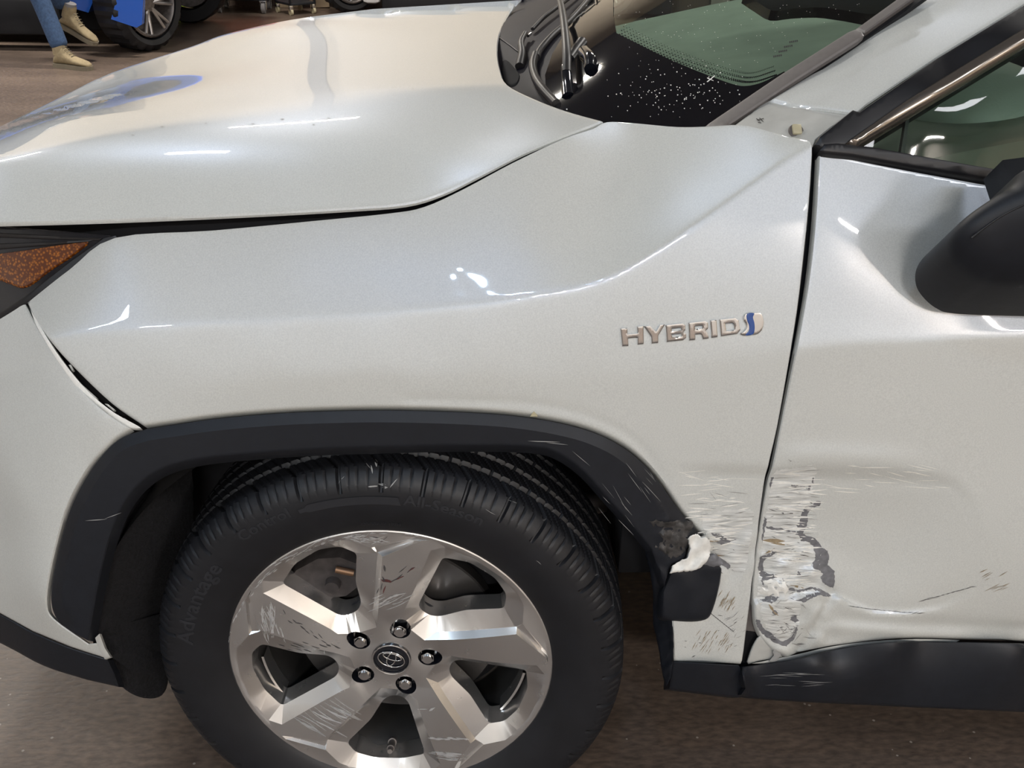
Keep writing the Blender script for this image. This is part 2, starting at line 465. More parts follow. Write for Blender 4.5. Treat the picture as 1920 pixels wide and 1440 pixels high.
for i, x in enumerate((-6.2, -1.6, 3.0)):
    slab('trim_%d' % (i+2), (x-.1, Y1-.12, .0), (x+.1, Y1, H), M['pipe'])
# lamps: a steel fixture hanging under the ceiling, an area light right under its tube tray
M['fixture'] = simple('white enamelled fixture', (.7, .7, .7), .4)
LN = ['small square ceiling light above the white car, left one of the cluster of three', 'small square light above the white car, nearest its wheel in the cluster of three', 'small square ceiling light above the white car, outermost of the cluster of three',
 'long strip light ahead of the white car on its damaged side', 'long strip light behind the white car on its damaged side', 'short wide strip light beyond the hood of the white car', 'strip light over the blue off-road car', 'long strip light over the far rear corner of the white car',
 'long strip light near the front wall, middle of three', 'long strip light near the front wall, leftmost of three', 'long strip light near the front wall, rightmost of three', 'long strip light near the back wall, leftmost of three', 'long strip light near the back wall, middle of three', 'long strip light near the back wall, rightmost of three']
for i, (x, y, ln, wd, dr, W, c) in enumerate(LAMPS):
    e = empty('ceiling_light', (x, y, LAMP_Z), LN[i], 'light', 'lights hanging under the ceiling')
    bm = bmesh.new(); sx, sy = (ln+.06, wd+.06) if dr == 'x' else (wd+.06, ln+.06)
    bm_box(bm, (x, y, LAMP_Z+.06), (sx, sy, .08), .01)
    bmobj('housing', bm, M['fixture'], e)
    for s in (-1, 1):
        bm = bmesh.new(); dx, dy = (s*ln*.4, 0) if dr == 'x' else (0, s*ln*.4)
        bm_cyl(bm, (x+dx, y+dy, LAMP_Z+.1), (x+dx, y+dy, H), .006, seg=6)
        bmobj('hanger', bm, M['pipe'], e)
    ld = bpy.data.lights.new('tube_light', 'AREA'); ld.shape = 'RECTANGLE'
    ld.size, ld.size_y = (ln, wd) if dr == 'x' else (wd, ln)
    ld.energy = W*LK; ld.color = c
    lo = bpy.data.objects.new('tube_light', ld); COL.objects.link(lo); lo.location = (x, y, LAMP_Z+.005)
# ================================================================== the white car: surfaces
CAR = empty('car', (0, .93, 0), 'white hybrid SUV with a scraped front wheel and a dented torn fender and door', 'car')
def pY(lst, sub=3):
    c = cat(lst, sub) if sub > 1 else np.array(lst, float)
    return [atY(*q) for q in c]
C1 = [(-40, 655, .075), (50, 640, .045), (150, 626, .03), (300, 612, .02), (500, 600, .018), (700, 588, .018), (900, 570, .018), (1040, 548, .02), (1150, 518, .024), (1290, 430, .040), (1400, 352, .060), (1525, 262, .082)]
CB = [(60, 775, .03), (150, 757, .012), (270, 735, .004), (500, 711, 0), (740, 702, -.001), (980, 706, -.001), (1200, 700, .002), (1330, 680, .002), (1500, 655, .002)]
topedge = [(50, 566, .095), (130, 500, .10), (215, 443, .10), (400, 428, .10), (600, 408, .105), (730, 395, .11), (800, 383, .115), (870, 350, .13), (960, 303, .155), (1060, 258, .19), (1134, 232, .24), (1180, 228, .26), (1290, 236, .235), (1380, 232, .20), (1440, 242, .15), (1500, 256, .115), (1525, 268, .088)]
def between(c0, c1, xs, ts, q):
    """control points between two curves given as (px, py, Y), quadratic across"""
    a = cat(c0, 10); b = cat(c1, 10); out = []
    for x in xs:
        y0, Y0_ = np.interp(x, a[:, 0], a[:, 1]), np.interp(x, a[:, 0], a[:, 2])
        y1, Y1_ = np.interp(x, b[:, 0], b[:, 1]), np.interp(x, b[:, 0], b[:, 2])
        for t in ts: out.append(atY(x, y0+(y1-y0)*t, Y0_+(Y1_-Y0_)*((1-q)*t+q*t*t)))
    return out
U = TPS(pY(C1, 2)+pY(topedge, 1)+between(C1, topedge, (250, 400, 550, 700, 850, 1000, 1130, 1260, 1380, 1460), (.35, .7), .15), lam=6e-4)
Mm = TPS(pY(C1, 2)+pY(CB, 2)+between(CB, C1, (150, 300, 500, 700, 900, 1100, 1300, 1450), (.35, .7), .35), lam=2e-4)
Lw = TPS(pY(CB, 2)+[atY(*q) for q in [(250, 800, .0), (400, 775, .0), (550, 764, .0), (700, 762, .0), (900, 768, .0), (1050, 790, .0), (1150, 830, .001), (1250, 910, .003), (1320, 1000, .004), (1400, 1000, .004), (1420, 900, .001), (1450, 800, .0), (1400, 1120, .006), (1390, 1240, .012), (1265, 1240, .012), (90, 1150, .0), (160, 1210, .004), (120, 960, .0), (180, 860, .0)]], lam=3e-5)
def gnoise(px, s, seed=0):
    r = np.random.RandomState(seed); out = np.zeros(len(px))
    for _ in range(14):
        a = r.uniform(0, 6.28); k = 6.28/(s*r.uniform(.6, 1.8)); ph = r.uniform(0, 6.28)
        out += np.sin((px[:, 0]*math.cos(a)+px[:, 1]*math.sin(a))*k+ph)
    return out/4
def sst(x): x = np.clip(x, 0, 1); return x*x*(3-2*x)
def yat(px, line):
    l = np.array(line, float); return np.interp(px[:, 0], l[:, 0], l[:, 1])
def lipline(px):
    lip = cat([(880, 757), (1000, 768), (1100, 795), (1190, 850), (1270, 930), (1330, 1000)], 6)
    return distpoly(px, lip, False)
def fender_disp(px):
    d = .007*sst((px[:, 1]-868-.03*(px[:, 0]-1350))/22)*sst((px[:, 0]-1250)/110)*sst((1150-px[:, 1])/150)
    z = sst((px[:, 0]-1290)/50)*sst((px[:, 1]-955)/60)*sst((1120-px[:, 1])/60)
    d += z*(gnoise(px, 55, 3)*.0035+.006*sst(1-np.hypot((px[:, 0]-1330)/80, (px[:, 1]-1050)/45)))
    l = cat([(760, 748), (900, 752), (1000, 757), (1100, 778), (1190, 825), (1250, 900)], 6)
    dd = distpoly(px, l, False)
    d += .0022*np.exp(-(dd/7)**2)
    return d
FEND = Surf([U, Mm, Lw], .0012, disp=fender_disp)
FPLAIN = Surf([U, Mm, Lw], .0012)
CLAD = Surf([Lw], .001, off=.016)
# --- fender outline
arch_out = [(270, 797), (330, 788), (400, 778), (500, 769), (600, 764), (720, 762), (850, 765), (960, 772), (1050, 786), (1120, 806), (1180, 838), (1230, 885), (1280, 955), (1322, 1003)]
f_top = [(50, 566), (130, 503), (215, 444), (400, 430), (600, 411), (730, 398), (795, 386), (870, 352), (960, 304), (1055, 259), (1110, 240), (1138, 227), (1190, 229), (1270, 236), (1330, 235), (1385, 232), (1420, 238), (1470, 252), (1500, 258), (1518, 263), (1524, 272)]
f_right = [(1524, 290), (1518, 380), (1508, 480), (1496, 580), (1478, 690), (1458, 800), (1440, 880), (1428, 960), (1417, 1050), (1410, 1100), (1401, 1170), (1392, 1238), (1384, 1244)]
f_low = [(1330, 1243), (1264, 1240), (1261, 1162), (1258, 1095), (1262, 1060), (1288, 1045), (1296, 1012)]
fender_poly = np.vstack([cat(f_top, 4), cat(f_right, 3), np.array(f_low, float), cat(arch_out, 4)[::-1], cat([(262, 792), (205, 752), (140, 690), (95, 640), (62, 590), (50, 566)], 4)[:-1]])
fender = panel('fender', fender_poly, FEND, M['paint'], CAR, step=8, cons=[cat(np.array(C1)[:, :2], 6), cat(np.array(CB)[:, :2], 6)])
# --- bumper side
BU = TPS([atY(*q) for q in [(-250, 640, .33), (-130, 620, .20), (0, 600, .115), (50, 572, .095), (-250, 760, .28), (-130, 765, .16), (0, 762, .075), (60, 755, .045), (140, 735, .018), (190, 790, .0), (250, 802, -.002)]]
   + pY([(-130, 690, .18), (0, 685, .09), (60, 665, .062), (100, 650, .045)], 1), lam=3e-5)
BL = TPS([atY(*q) for q in [(-250, 770, .27), (-130, 766, .16), (0, 762, .075), (60, 755, .045), (140, 740, .018), (190, 790, .0), (250, 802, -.002), (170, 870, 0), (110, 1000, 0), (88, 1130, .0), (165, 1205, .006), (190, 1235, .012), (-130, 1000, .15), (0, 1000, .065), (0, 1160, .075), (80, 1200, .035), (-130, 1080, .17), (-250, 1000, .27), (60, 900, .02)]], lam=3e-5)
BUMP = Surf([BU, BL], .0012)
bump_poly = np.vstack([[(-200, 720), (0, 590), (46, 568)], cat([(58, 592), (90, 645), (125, 695), (160, 738), (205, 777), (245, 803)], 4), cat([(215, 822), (170, 870), (130, 940), (108, 1010), (92, 1080), (87, 1130), (100, 1160), (165, 1207)], 4), [(185, 1205), (198, 1234), (130, 1212), (60, 1183), (0, 1150), (-100, 1100), (-200, 1050)]])
panel('bumper_cover', bump_poly, BUMP, M['paint'], CAR, step=9, cons=[[(-190, 768), (0, 762), (60, 756), (150, 745), (180, 770)]])
# --- front lower spoiler, deflector
SP = TPS([atY(*q) for q in [(-200, 1060, .22), (0, 1150, .075), (80, 1190, .035), (198, 1238, .012), (-200, 1130, .25), (0, 1205, .10), (90, 1252, .05), (215, 1286, .03)]])
panel('lower_spoiler', np.vstack([cat([(-200, 1052), (0, 1152), (60, 1185), (130, 1214), (200, 1236)], 4), [(212, 1260), (222, 1288)], cat([(160, 1274), (80, 1248), (0, 1206), (-200, 1110)], 4)]), Surf([SP]), M['black'], CAR, thick=.03, cons=[[(-150, 1095), (0, 1175), (100, 1222), (200, 1256)]])
panel('air_deflector', np.vstack([[(190, 1180), (300, 1150)], cat([(306, 1200), (312, 1270), (300, 1303), (270, 1309), (235, 1294), (208, 1262), (196, 1232)], 4)]), Surf([TPS([atY(*q) for q in [(190, 1180, .03), (300, 1150, .14), (308, 1300, .14), (200, 1240, .035), (250, 1300, .08)]])]), M['felt'], CAR, thick=.01)
# --- wheel arch cladding
arch_in = [(165, 1200), (172, 1160), (185, 1090), (205, 1010), (232, 945), (270, 900), (320, 873), (400, 857), (560, 844), (720, 838), (880, 835), (1000, 838), (1050, 852), (1095, 885), (1140, 935), (1185, 985), (1222, 1030)]
o_l = np.vstack([cat([(165, 1201), (120, 1178), (100, 1162), (88, 1130), (90, 1085), (107, 1005), (130, 935), (168, 868), (215, 818), (270, 797)], 5)[:-1], cat(arch_out, 4)])
torn = [(1308, 1002), (1296, 1015), (1288, 1030), (1285, 1046), (1262, 1056), (1252, 1075), (1246, 1098), (1238, 1075)]
clad_poly = np.vstack([o_l, torn, cat(arch_in, 4)[::-1]])
def clad_disp(px):
    d = distpoly(px, o_l[6:], False)
    k = .016*np.clip(1-d/30, 0, 1)
    z = sst((px[:, 0]-1215)/40)*sst((px[:, 1]-960)/30)
    return k+z*gnoise(px, 38, 5)*.004
tn = np.roll(o_l, -1, 0)-np.roll(o_l, 1, 0); tn[0] = tn[1]; tn[-1] = tn[-2]
nn = np.stack([-tn[:, 1], tn[:, 0]], 1); nn /= np.linalg.norm(nn, axis=1)[:, None]
inner_line = (o_l+nn*30)[8:]
arch = panel('wheel_arch_cladding', clad_poly, Surf([Lw], off=.016, disp=clad_disp), M['black'], CAR, step=9, thick=.035, roll=.002, cons=[inner_line])
# rear flap of the cladding, liner edge hanging free
panel('cladding_flap', np.vstack([cat([(1258, 1070), (1290, 1062), (1320, 1056), (1352, 1060), (1354, 1080), (1348, 1110), (1340, 1140), (1330, 1158), (1310, 1164), (1280, 1164), (1250, 1160), (1241, 1150), (1242, 1110)], 3)]), Surf([Lw], off=.012, disp=lambda px: gnoise(px, 60, 8)*.002), M['black'], CAR, thick=.03, roll=.008, edge=(3, 7))
LIN = TPS([atY(*q) for q in [(1165, 960, .08), (1240, 1080, .02), (1225, 1150, .05), (1260, 1165, .012), (1250, 1285, .012), (1235, 1240, .03), (1268, 1060, .01)]])
panel('torn_liner_edge', [(1205, 1010), (1238, 1070), (1248, 1098), (1243, 1150), (1262, 1166), (1263, 1200), (1262, 1238), (1258, 1270), (1250, 1286), (1243, 1262), (1236, 1215), (1226, 1170), (1226, 1110), (1218, 1060)], Surf([LIN], disp=lambda px: gnoise(px, 22, 4)*.0025), M['black'], CAR, step=5, thick=.006, roll=.001, cons=[[(1256, 1170), (1250, 1280)]])
# --- sill end below the fender
panel('sill_end_cover', [(1262, 1240), (1386, 1247), (1394, 1262), (1391, 1304), (1388, 1308), (1256, 1292), (1258, 1262)], Surf([TPS([atY(*q) for q in [(1262, 1240, .006), (1392, 1246, .006), (1256, 1292, .02), (1391, 1306, .02), (1320, 1262, -.004)]])]), M['black'], CAR, step=6, thick=.05)
# --- door
D1 = [(1530, 290, .082), (1700, 312, .085), (1920, 352, .090), (2150, 395, .096)]
DB = [(1440, 662, .002), (1500, 655, .0), (1700, 643, -.002), (1920, 632, -.004), (2150, 622, -.006)]
DU = TPS(pY(D1, 1)+pY(DB, 1)+between(DB, D1, (1540, 1700, 1900, 2100), (.3, .65), .12), lam=2e-4)
DLw = TPS(pY(DB, 1)+[atY(*q) for q in [(1440, 860, .002), (1700, 860, 0), (1920, 860, -.002), (2150, 860, -.002), (1430, 1000, .004), (1700, 1000, .002), (2150, 1000, 0), (1420, 1140, .004), (1700, 1140, .004), (1920, 1130, .004), (2150, 1120, .003), (1410, 1240, .014), (1560, 1212, .016), (1750, 1196, .018), (1920, 1200, .02), (2150, 1205, .02)]], lam=3e-5)
dent_top = [(1400, 872), (1450, 872), (1540, 870), (1640, 873), (1740, 880), (1790, 890), (1830, 930), (1850, 1000)]
dent_bot = [(1400, 1130), (1540, 1112), (1570, 1116), (1600, 1132), (1640, 1148), (1700, 1150), (1765, 1140), (1830, 1110), (1890, 1070)]
def door_disp(px):
    x, y = px[:, 0], px[:, 1]
    dt = y-yat(px, dent_top); dbt = yat(px, dent_bot)-y
    r = sst((1870-x)/200)
    d = .010*sst(dt/26)*r
    d -= .005*np.exp(-((dt+14)/20)**2)*sst((1800-x)/200)*sst((x-1440)/60)
    body = .012*sst(dt/120)*sst(dbt/110)*np.exp(-((x-1560)/190)**2)
    d += body
    d = d*sst((dbt+6)/14)
    # groove and swelling below the crease
    gy = yat(px, [(1500, 1150), (1600, 1160), (1700, 1168), (1800, 1172), (1920, 1178)])
    d += .004*np.exp(-((y-gy)/11)**2)*sst((x-1545)/60)
    d -= .004*np.exp(-((y-gy-20)/10)**2)*sst((x-1480)/60)*sst((1860-x)/100)
    z = sst((x-1425)/10)*sst((1580-x)/40)*sst((y-985)/60)*sst((1245-y)/30)
    d += z*(gnoise(px, 60, 11)*.0042+gnoise(px, 22, 12)*.0012)
    st = sst((x-1425)/10)*sst((1545-x)/25)*sst((y-880)/30)*sst((1090-y)/60)
    d += st*np.sin(y*.27+np.sin(x*.05)*1.3)*.0007
    # fold line at the torn corner
    f = distpoly(px, np.array([(1568, 1112.), (1540, 1150), (1515, 1200), (1490, 1235)]), False)
    d += .006*np.exp(-(f/7)**2)
    # skin pushed in at the front edge
    d += .010*sst((1470-x)/60)*sst((y-980)/120)
    return d
DOOR = Surf([DU, DLw], .0012, disp=door_disp)
DPL = Surf([DU, DLw], .0012)
door_poly = np.vstack([cat([(1536, 286), (1534, 330), (1528, 420), (1517, 520), (1500, 620), (1480, 720), (1458, 830), (1444, 900), (1432, 980), (1424, 1040), (1418, 1110), (1420, 1165), (1432, 1195), (1450, 1218)], 4), [(1476, 1232), (1500, 1222)], cat([(1560, 1210), (1640, 1200), (1720, 1195), (1820, 1198), (1920, 1201), (2150, 1205), (2480, 1212)], 3), cat([(2480, 462), (2150, 400), (1920, 358), (1700, 318), (1560, 290), (1540, 284)], 3)[:-1]])
dcons = [cat(np.array(DB)[:, :2], 4), cat(dent_bot, 6), [(1568, 1112), (1540, 1150), (1515, 1200), (1490, 1225)]]
door = panel('front_door', door_poly, DOOR, M['paint'], CAR, step=7, cons=dcons)
# door lower edge strips: bright inner lip, curled corner, cladding
panel('door_lower_lip', np.vstack([cat([(1410, 1244), (1440, 1238), (1500, 1226), (1560, 1212), (1640, 1202), (1720, 1198), (1800, 1200)], 3), cat([(1790, 1206), (1700, 1204), (1620, 1212), (1540, 1228), (1470, 1242), (1408, 1244)], 3)[:-1]]), DPL.shifted(-.004), M['paint_in'], CAR, step=6, thick=.01, roll=.001)
panel('curled_door_corner', np.vstack([cat([(1402, 1240), (1412, 1212), (1426, 1192), (1442, 1206), (1462, 1226), (1474, 1234)], 3), cat([(1450, 1236), (1430, 1238), (1405, 1245)], 3)]), DPL.shifted(-.010), M['paint_in'], CAR, step=4, thick=.004, roll=.003, edge=(1.5, 4), cons=[cat([(1410, 1240), (1432, 1232), (1452, 1216)], 3)])
ck = [(1393, 1250), (1420, 1246), (1500, 1234), (1560, 1218), (1640, 1206), (1720, 1202), (1800, 1204), (1920, 1206), (2150, 1212), (2480, 1222)]
ckm = [(1393, 1268), (1440, 1262), (1530, 1248), (1600, 1228), (1680, 1214), (1760, 1211), (1920, 1214), (2150, 1220)]
CKS = TPS([atY(*q) for q in [(1393, 1248, .010), (1560, 1218, .014), (1720, 1202, .016), (1920, 1206, .016), (2150, 1212, .016), (1393, 1268, -.012), (1530, 1248, -.012), (1680, 1216, -.012), (1920, 1216, -.012), (2150, 1222, -.012), (1393, 1300, .0), (1600, 1285, -.008), (1920, 1285, -.010), (2150, 1290, -.01), (1393, 1310, .015), (1920, 1334, .015), (2150, 1345, .015), (1600, 1318, .014)]])
panel('sill_cladding', np.vstack([cat(ck, 4), [(2480, 1362)], cat([(1920, 1334), (1650, 1322), (1412, 1308), (1399, 1290), (1393, 1262)], 3)]), Surf([CKS]), M['black'], CAR, step=8, thick=.05, roll=.003, cons=[cat(ckm, 4), [(1405, 1290), (1600, 1288), (1920, 1290), (2140, 1294)]])
# --- black sheet standing in for shade inside the panel gaps, hinge pillar
lid = fender_poly.copy()
under = np.array([(-250, 395), (300, 395), (760, 372), (940, 290), (1060, 245), (1150, 240), (1500, 262), (1545, 280), (1560, 600), (1500, 900), (1470, 1100), (1450, 1225), (1445, 1290), (1385, 1300), (1300, 1240), (1300, 1100), (1340, 980), (1260, 860), (1150, 790), (1000, 745), (720, 735), (400, 750), (270, 770), (150, 800), (60, 620), (-250, 620)], float)
panel('gap_shade_sheet', under, Surf([U, Mm, Lw], .002, off=-.035), M['black_rough'], CAR, step=30, thick=.03, roll=0)
panel('hinge_pillar', [(1384, 1130), (1425, 1100), (1440, 1180), (1428, 1186), (1400, 1182), (1386, 1180)], FPLAIN.shifted(-.028), M['moulding'], CAR, step=8, thick=.004, roll=0)
# --- hood
hedge = [(-250, 425, .22), (-120, 420, .14), (0, 418, .11), (215, 412, .105), (450, 402, .105), (650, 391, .108), (760, 382, .113), (830, 362, .125), (900, 328, .14), (980, 287, .165), (1055, 256, .19), (1130, 228, .24)]
hroll = [(-250, 330, .34), (-120, 312, .27), (0, 305, .21), (215, 298, .20), (450, 293, .20), (700, 287, .21), (880, 262, .24), (1000, 225, .28)]
hridge = [(-250, 330, .42), (-120, 290, .42), (0, 259, .42), (139, 213, .47), (365, 191, .48), (700, 168, .47), (940, 158, .47), (1000, 156, .47)]
hmid = [(357, 140, .90), (600, 105, .90), (936, 80, .93)]
hfr = [(100, 195, 1.05), (300, 112, 1.28), (520, 55, 1.34), (700, 42, 1.36), (960, 25, 1.38)]
hsil = [(0, 234, 1.0), (208, 134, 1.25), (357, 85, 1.45), (423, 62, 1.54), (547, 34, 1.62), (700, 14, 1.64), (975, -2, 1.64)]
HA = TPS(pY(hedge, 1)+pY(hroll, 2)+pY(hridge, 2), 60, lam=6e-4)
HB = TPS(pY(hridge, 2)+pY(hmid, 1)+pY(hfr, 1)+[atY(*q) for q in hsil[:2]], 60, lam=6e-4)
HC = TPS(pY(hfr[1:], 1)+pY(hsil[2:], 1)+[atY(208, 134, 1.25)], 60, lam=6e-4)
HOOD = Surf([HA, HB], .0015)
hood_poly = np.vstack([cat([(q[0], q[1]) for q in hedge], 4)[:-1], cat([(1131, 226), (1060, 206), (1000, 183), (952, 158), (938, 130), (933, 95), (938, 60), (955, 25), (978, -2)], 4), cat([(700, 15), (547, 35), (423, 62), (357, 86), (208, 135), (100, 187), (0, 235)], 4), cat([(-80, 290), (-170, 350), (-250, 400)], 3)[:-1]])
panel('hood', hood_poly, HOOD, M['paint'], CAR, step=8, thick=.004, cons=[cat([(q[0], q[1]) for q in hridge], 4), cat([(q[0], q[1]) for q in hfr], 4)])

bm = bmesh.new(); bm_box(bm, (-.65, .93, .62), (.32, 1.15, .58), .06, seg=4); bmobj('front_grille', bm, M['gloss_black'] if 'gloss_black' in M else M['black'], CAR, True, 40)
# ================================================================== front wheel (steered slightly), built about its own axis
PSI = 0.0793218
WL = Matrix(((math.cos(PSI), math.sin(PSI), 0, 0), (-math.sin(PSI), math.cos(PSI), 0, .1275), (0, 0, 1, .362), (0, 0, 0, 1)))
# local: +x rearwards, +z up, -y outward.  P(r, angle, outward)
def wp(r, deg, out):
    a = math.radians(deg); return Vector((r*math.cos(a), -(out), r*math.sin(a)))
RP = .100   # outward distance of the rim lip plane from the kingpin plane
def rim_mat():
    m, N, L, b = nodes('machined silver alloy')
    tc = N.new('ShaderNodeTexCoord'); n = N.new('ShaderNodeTexNoise'); n.inputs['Scale'].default_value = 60; n.inputs['Detail'].default_value = 4
    L.new(tc.outputs['Object'], n.inputs['Vector'])
    r = N.new('ShaderNodeMapRange'); r.inputs[3].default_value = .26; r.inputs[4].default_value = .28; L.new(n.outputs[0], r.inputs[0]); L.new(r.outputs[0], b.inputs['Roughness'])
    b.inputs['Base Color'].default_value = (.80, .785, .765, 1); b.inputs['Metallic'].default_value = .95
    b.inputs['Coat Weight'].default_value = .3; b.inputs['Coat Roughness'].default_value = .08
    return m
M['rim'] = rim_mat()
M['rim_dark'] = simple('dark barrel metal', (.07, .068, .066), .42, .7, noise=.2, scale=12)
Wn = [(.216, 67.5, -.015), (.226, 57, -.018), (.229, 45, -.018), (.224, 36.5, -.016), (.207, 31, -.015), (.15, 38.5, -.024), (.106, 44, -.030), (.096, 51, -.030), (.097, 61, -.030), (.108, 66.5, -.026)]
def xy(r, a): a = math.radians(a); return (r*math.cos(a), r*math.sin(a))
def arc_pts(a0, a1, r0, r1, h0, h1, n):
    return [(r0+(r1-r0)*i/n, a0+(a1-a0)*i/n, h0+(h1-h0)*i/n) for i in range(n+1)]
verts2, hts, edg, wins, holes = [], [], [], [], []
def addp(r, a, h):
    x, y = xy(r, a)
    for i, (u, v) in enumerate(verts2):
        if (u-x)**2+(v-y)**2 < 1e-7: return i
    verts2.append((x, y)); hts.append(h); return len(verts2)-1
def addline(pts, closed=False, n=1):
    P = []
    for i in range(len(pts)-(0 if closed else 1)):
        a = pts[i]; b = pts[(i+1) % len(pts)]
        ax, ay = xy(a[0], a[1]); bx, by = xy(b[0], b[1])
        for k in range(n):
            t = k/n; x, y = ax+(bx-ax)*t, ay+(by-ay)*t
            P.append(addp(math.hypot(x, y), math.degrees(math.atan2(y, x)), a[2]+(b[2]-a[2])*t))
    if not closed: P.append(addp(*pts[-1]))
    for i in range(len(P)-(0 if closed else 1)): edg.append((P[i], P[(i+1) % len(P)]))
    return P
NR = 120
for rr, hh in ((.2575, -.006), (.2555, -.001), (.2535, 0), (.2485, -.0005)):
    addline([(rr, 360*i/NR, hh) for i in range(NR)], True)
for k in range(5):
    o = 72*k
    S = lambda L: [(r, a+o, h) for r, a, h in L]
    Wc = [xy(r, a+o) for r, a, h in Wn]
    Ws = cat([(p[0], p[1], h[2]) for p, h in zip(Wc, Wn)], 4, True)
    Wp = [(math.hypot(p[0], p[1]), math.degrees(math.atan2(p[1], p[0])), p[2]) for p in Ws]
    # keep corners crisp: mostly straight, lightly rounded
    Wl = []
    n = len(Wn)
    for i in range(n):
        a = np.array([*xy(*Wn[i-1][:2]), Wn[i-1][2]]); b = np.array([*xy(*Wn[i][:2]), Wn[i][2]]); c = np.array([*xy(*Wn[(i+1) % n][:2]), Wn[(i+1) % n][2]])
        da = min(.008, np.linalg.norm(a-b)*.4); dc = min(.008, np.linalg.norm(c-b)*.4)
        p0 = b+(a-b)/np.linalg.norm(a-b)*da; p2 = b+(c-b)/np.linalg.norm(c-b)*dc
        for t in (0, .33, .67, 1):
            q = (1-t)**2*p0+2*t*(1-t)*b+t*t*p2; Wl.append((math.hypot(q[0], q[1]), math.degrees(math.atan2(q[1], q[0]))+o, q[2]))
    wi = addline(Wl, True); wins.append(wi)
    # outer ramp of the window (the ring between lip and window)
    addline(S([(.244, 69, -.002), (.2455, 58, -.002), (.2455, 46, -.002), (.2445, 36, -.002), (.2425, 31.5, -.001)]), n=4)
    # left border of the spoke face and its long ridge
    Lr = S([(.209, 91.5, .001), (.175, 93, .000), (.143, 95, -.002), (.112, 98, -.005), (.088, 102, -.009), (.066, 109, -.012), (.052, 118, -.013)])
    addline(Lr, n=2)
    # second line just beside: the groove of the ridge
    addline(S([(.209, 93.8, -.007), (.175, 95.8, -.009), (.143, 98.3, -.012), (.112, 102.5, -.015), (.090, 108, -.018)]), n=2)
    # right border
    addline(S([(.231, 73.5, -.001), (.19, 73.8, -.003), (.15, 74.5, -.006), (.11, 76.5, -.010), (.080, 81.5, -.013)]), n=2)
    # ridge and groove at the outer end
    addline(S([(.209, 91.5, .001), (.2465, 77.5, .001)]), n=5)
    addline(S([(.212, 93.6, -.006), (.2478, 77.2, -.005)]), n=5)
    addline(S([(.2225, 94.5, -.005), (.2485, 78.0, -.004)]), n=4)
    addline(S([(.225, 95.6, .000), (.2485, 79.8, .000)]), n=4)
    addline(S([(.225, 95.6, .000), (.2425, 103.5, -.001)]), n=2)
    addline(S([(.209, 93.8, -.005), (.2225, 94.5, -.005)]))
    addline(S([(.209, 93.8, -.005), (.207, 103, -.015)]))
    addp(.236, 90, .0); addp(.2425, 94, .0)
    # lug pocket opening
    ca, cr, pr = 3+o, .0585, .0165
    cx, cy = xy(cr, ca); pk = []
    for i in range(18):
        t = 2*math.pi*i/18; rx = cx+pr*math.cos(t); ry = cy+pr*math.sin(t)
        # elongated outwards like a keyhole
        ux, uy = xy(1, ca)
        d = (math.cos(t)*ux+math.sin(t)*uy)
        if d > 0: rx += ux*d*.006; ry += uy*d*.006
        pk.append((math.hypot(rx, ry), math.degrees(math.atan2(ry, rx)), -.014))
    holes.append(addline(pk, True))
cap = addline([(.033, 360*i/40, -.0125) for i in range(40)], True)
addline([(.030, 360*i/40, -.0125) for i in range(40)], True)
A = np.array(verts2); H0 = np.array(hts)
r_ = delaunay_2d_cdt([Vector(v) for v in A], edg, [], 0, 1e-5)
V2 = np.array([tuple(v) for v in r_[0]]); orig = r_[3]
hh = np.zeros(len(V2))
for i, ol in enumerate(orig):
    if ol: hh[i] = H0[ol[0]]
    else: hh[i] = H0[np.argmin(((A-V2[i])**2).sum(1))]
F = [list(f) for f in r_[2]]; c = np.array([V2[f].mean(0) for f in F])
bad = np.zeros(len(F), bool)
loops = []
for wi in wins+holes:
    lp = A[wi]; bad |= inpoly(c, lp); loops.append(wi)
bad |= np.hypot(c[:, 0], c[:, 1]) < .0302
F = [f for f, b in zip(F, bad) if not b]
V = [Vector((v[0], -(RP+h), v[1])) for v, h in zip(V2, hh)]
# side walls of windows and pockets, going inward
near = lambda p: int(np.argmin(((V2-p)**2).sum(1)))
POCK = []
for li, wi in enumerate(loops):
    ids = [near(A[i]) for i in wi]; base = len(V); dep = .034 if li < 5 else .020
    cen = A[wi].mean(0)
    for i in ids:
        p = V2[i]; q = p+(cen-p)*(.05 if li < 5 else .10)
        V.append(Vector((q[0], -(RP+hh[i]-dep), q[1])))
    n = len(ids)
    for i in range(n): F.append([ids[i], ids[(i+1) % n], base+(i+1) % n, base+i])
    if li >= 5:
        F.append([base+i for i in range(n)][::-1]); POCK.append((len(F)-n-1, len(F)))
# rim lip turning back behind the tyre bead
base = len(V); lipi = [near(np.array(xy(.2575, 360*i/NR))) for i in range(NR)]
for i in range(NR):
    a = math.radians(360*i/NR); V.append(Vector((.2575*math.cos(a), -(RP-.02), .2575*math.sin(a))))
for i in range(NR): F.append([lipi[i], lipi[(i+1) % NR], base+(i+1) % NR, base+i])
me = bpy.data.meshes.new('rim_face'); bm = bmesh.new()
bv = [bm.verts.new(v) for v in V]
for fi, f in enumerate(F):
    try:
        nf = bm.faces.new([bv[i] for i in f])
        if any(a <= fi < b for a, b in POCK): nf.material_index = 1
    except ValueError: pass
bmesh.ops.recalc_face_normals(bm, faces=bm.faces)
bmesh.ops.dissolve_limit(bm, angle_limit=math.radians(1.5), verts=bm.verts, edges=bm.edges, delimit={'MATERIAL'})
ed = [e for e in bm.edges if len(e.link_faces) == 2 and e.calc_face_angle(0) > math.radians(9)]
bmesh.ops.triangulate(bm, faces=[f for f in bm.faces if len(f.verts) > 4])
bmesh.ops.transform(bm, matrix=WL, verts=bm.verts)
wheel = bmobj('front_wheel', bm, M['rim'], CAR, True, 24)
wheel.data.materials.append(M['gloss_black'])  # black for the lug pocket walls: shade put into their colour
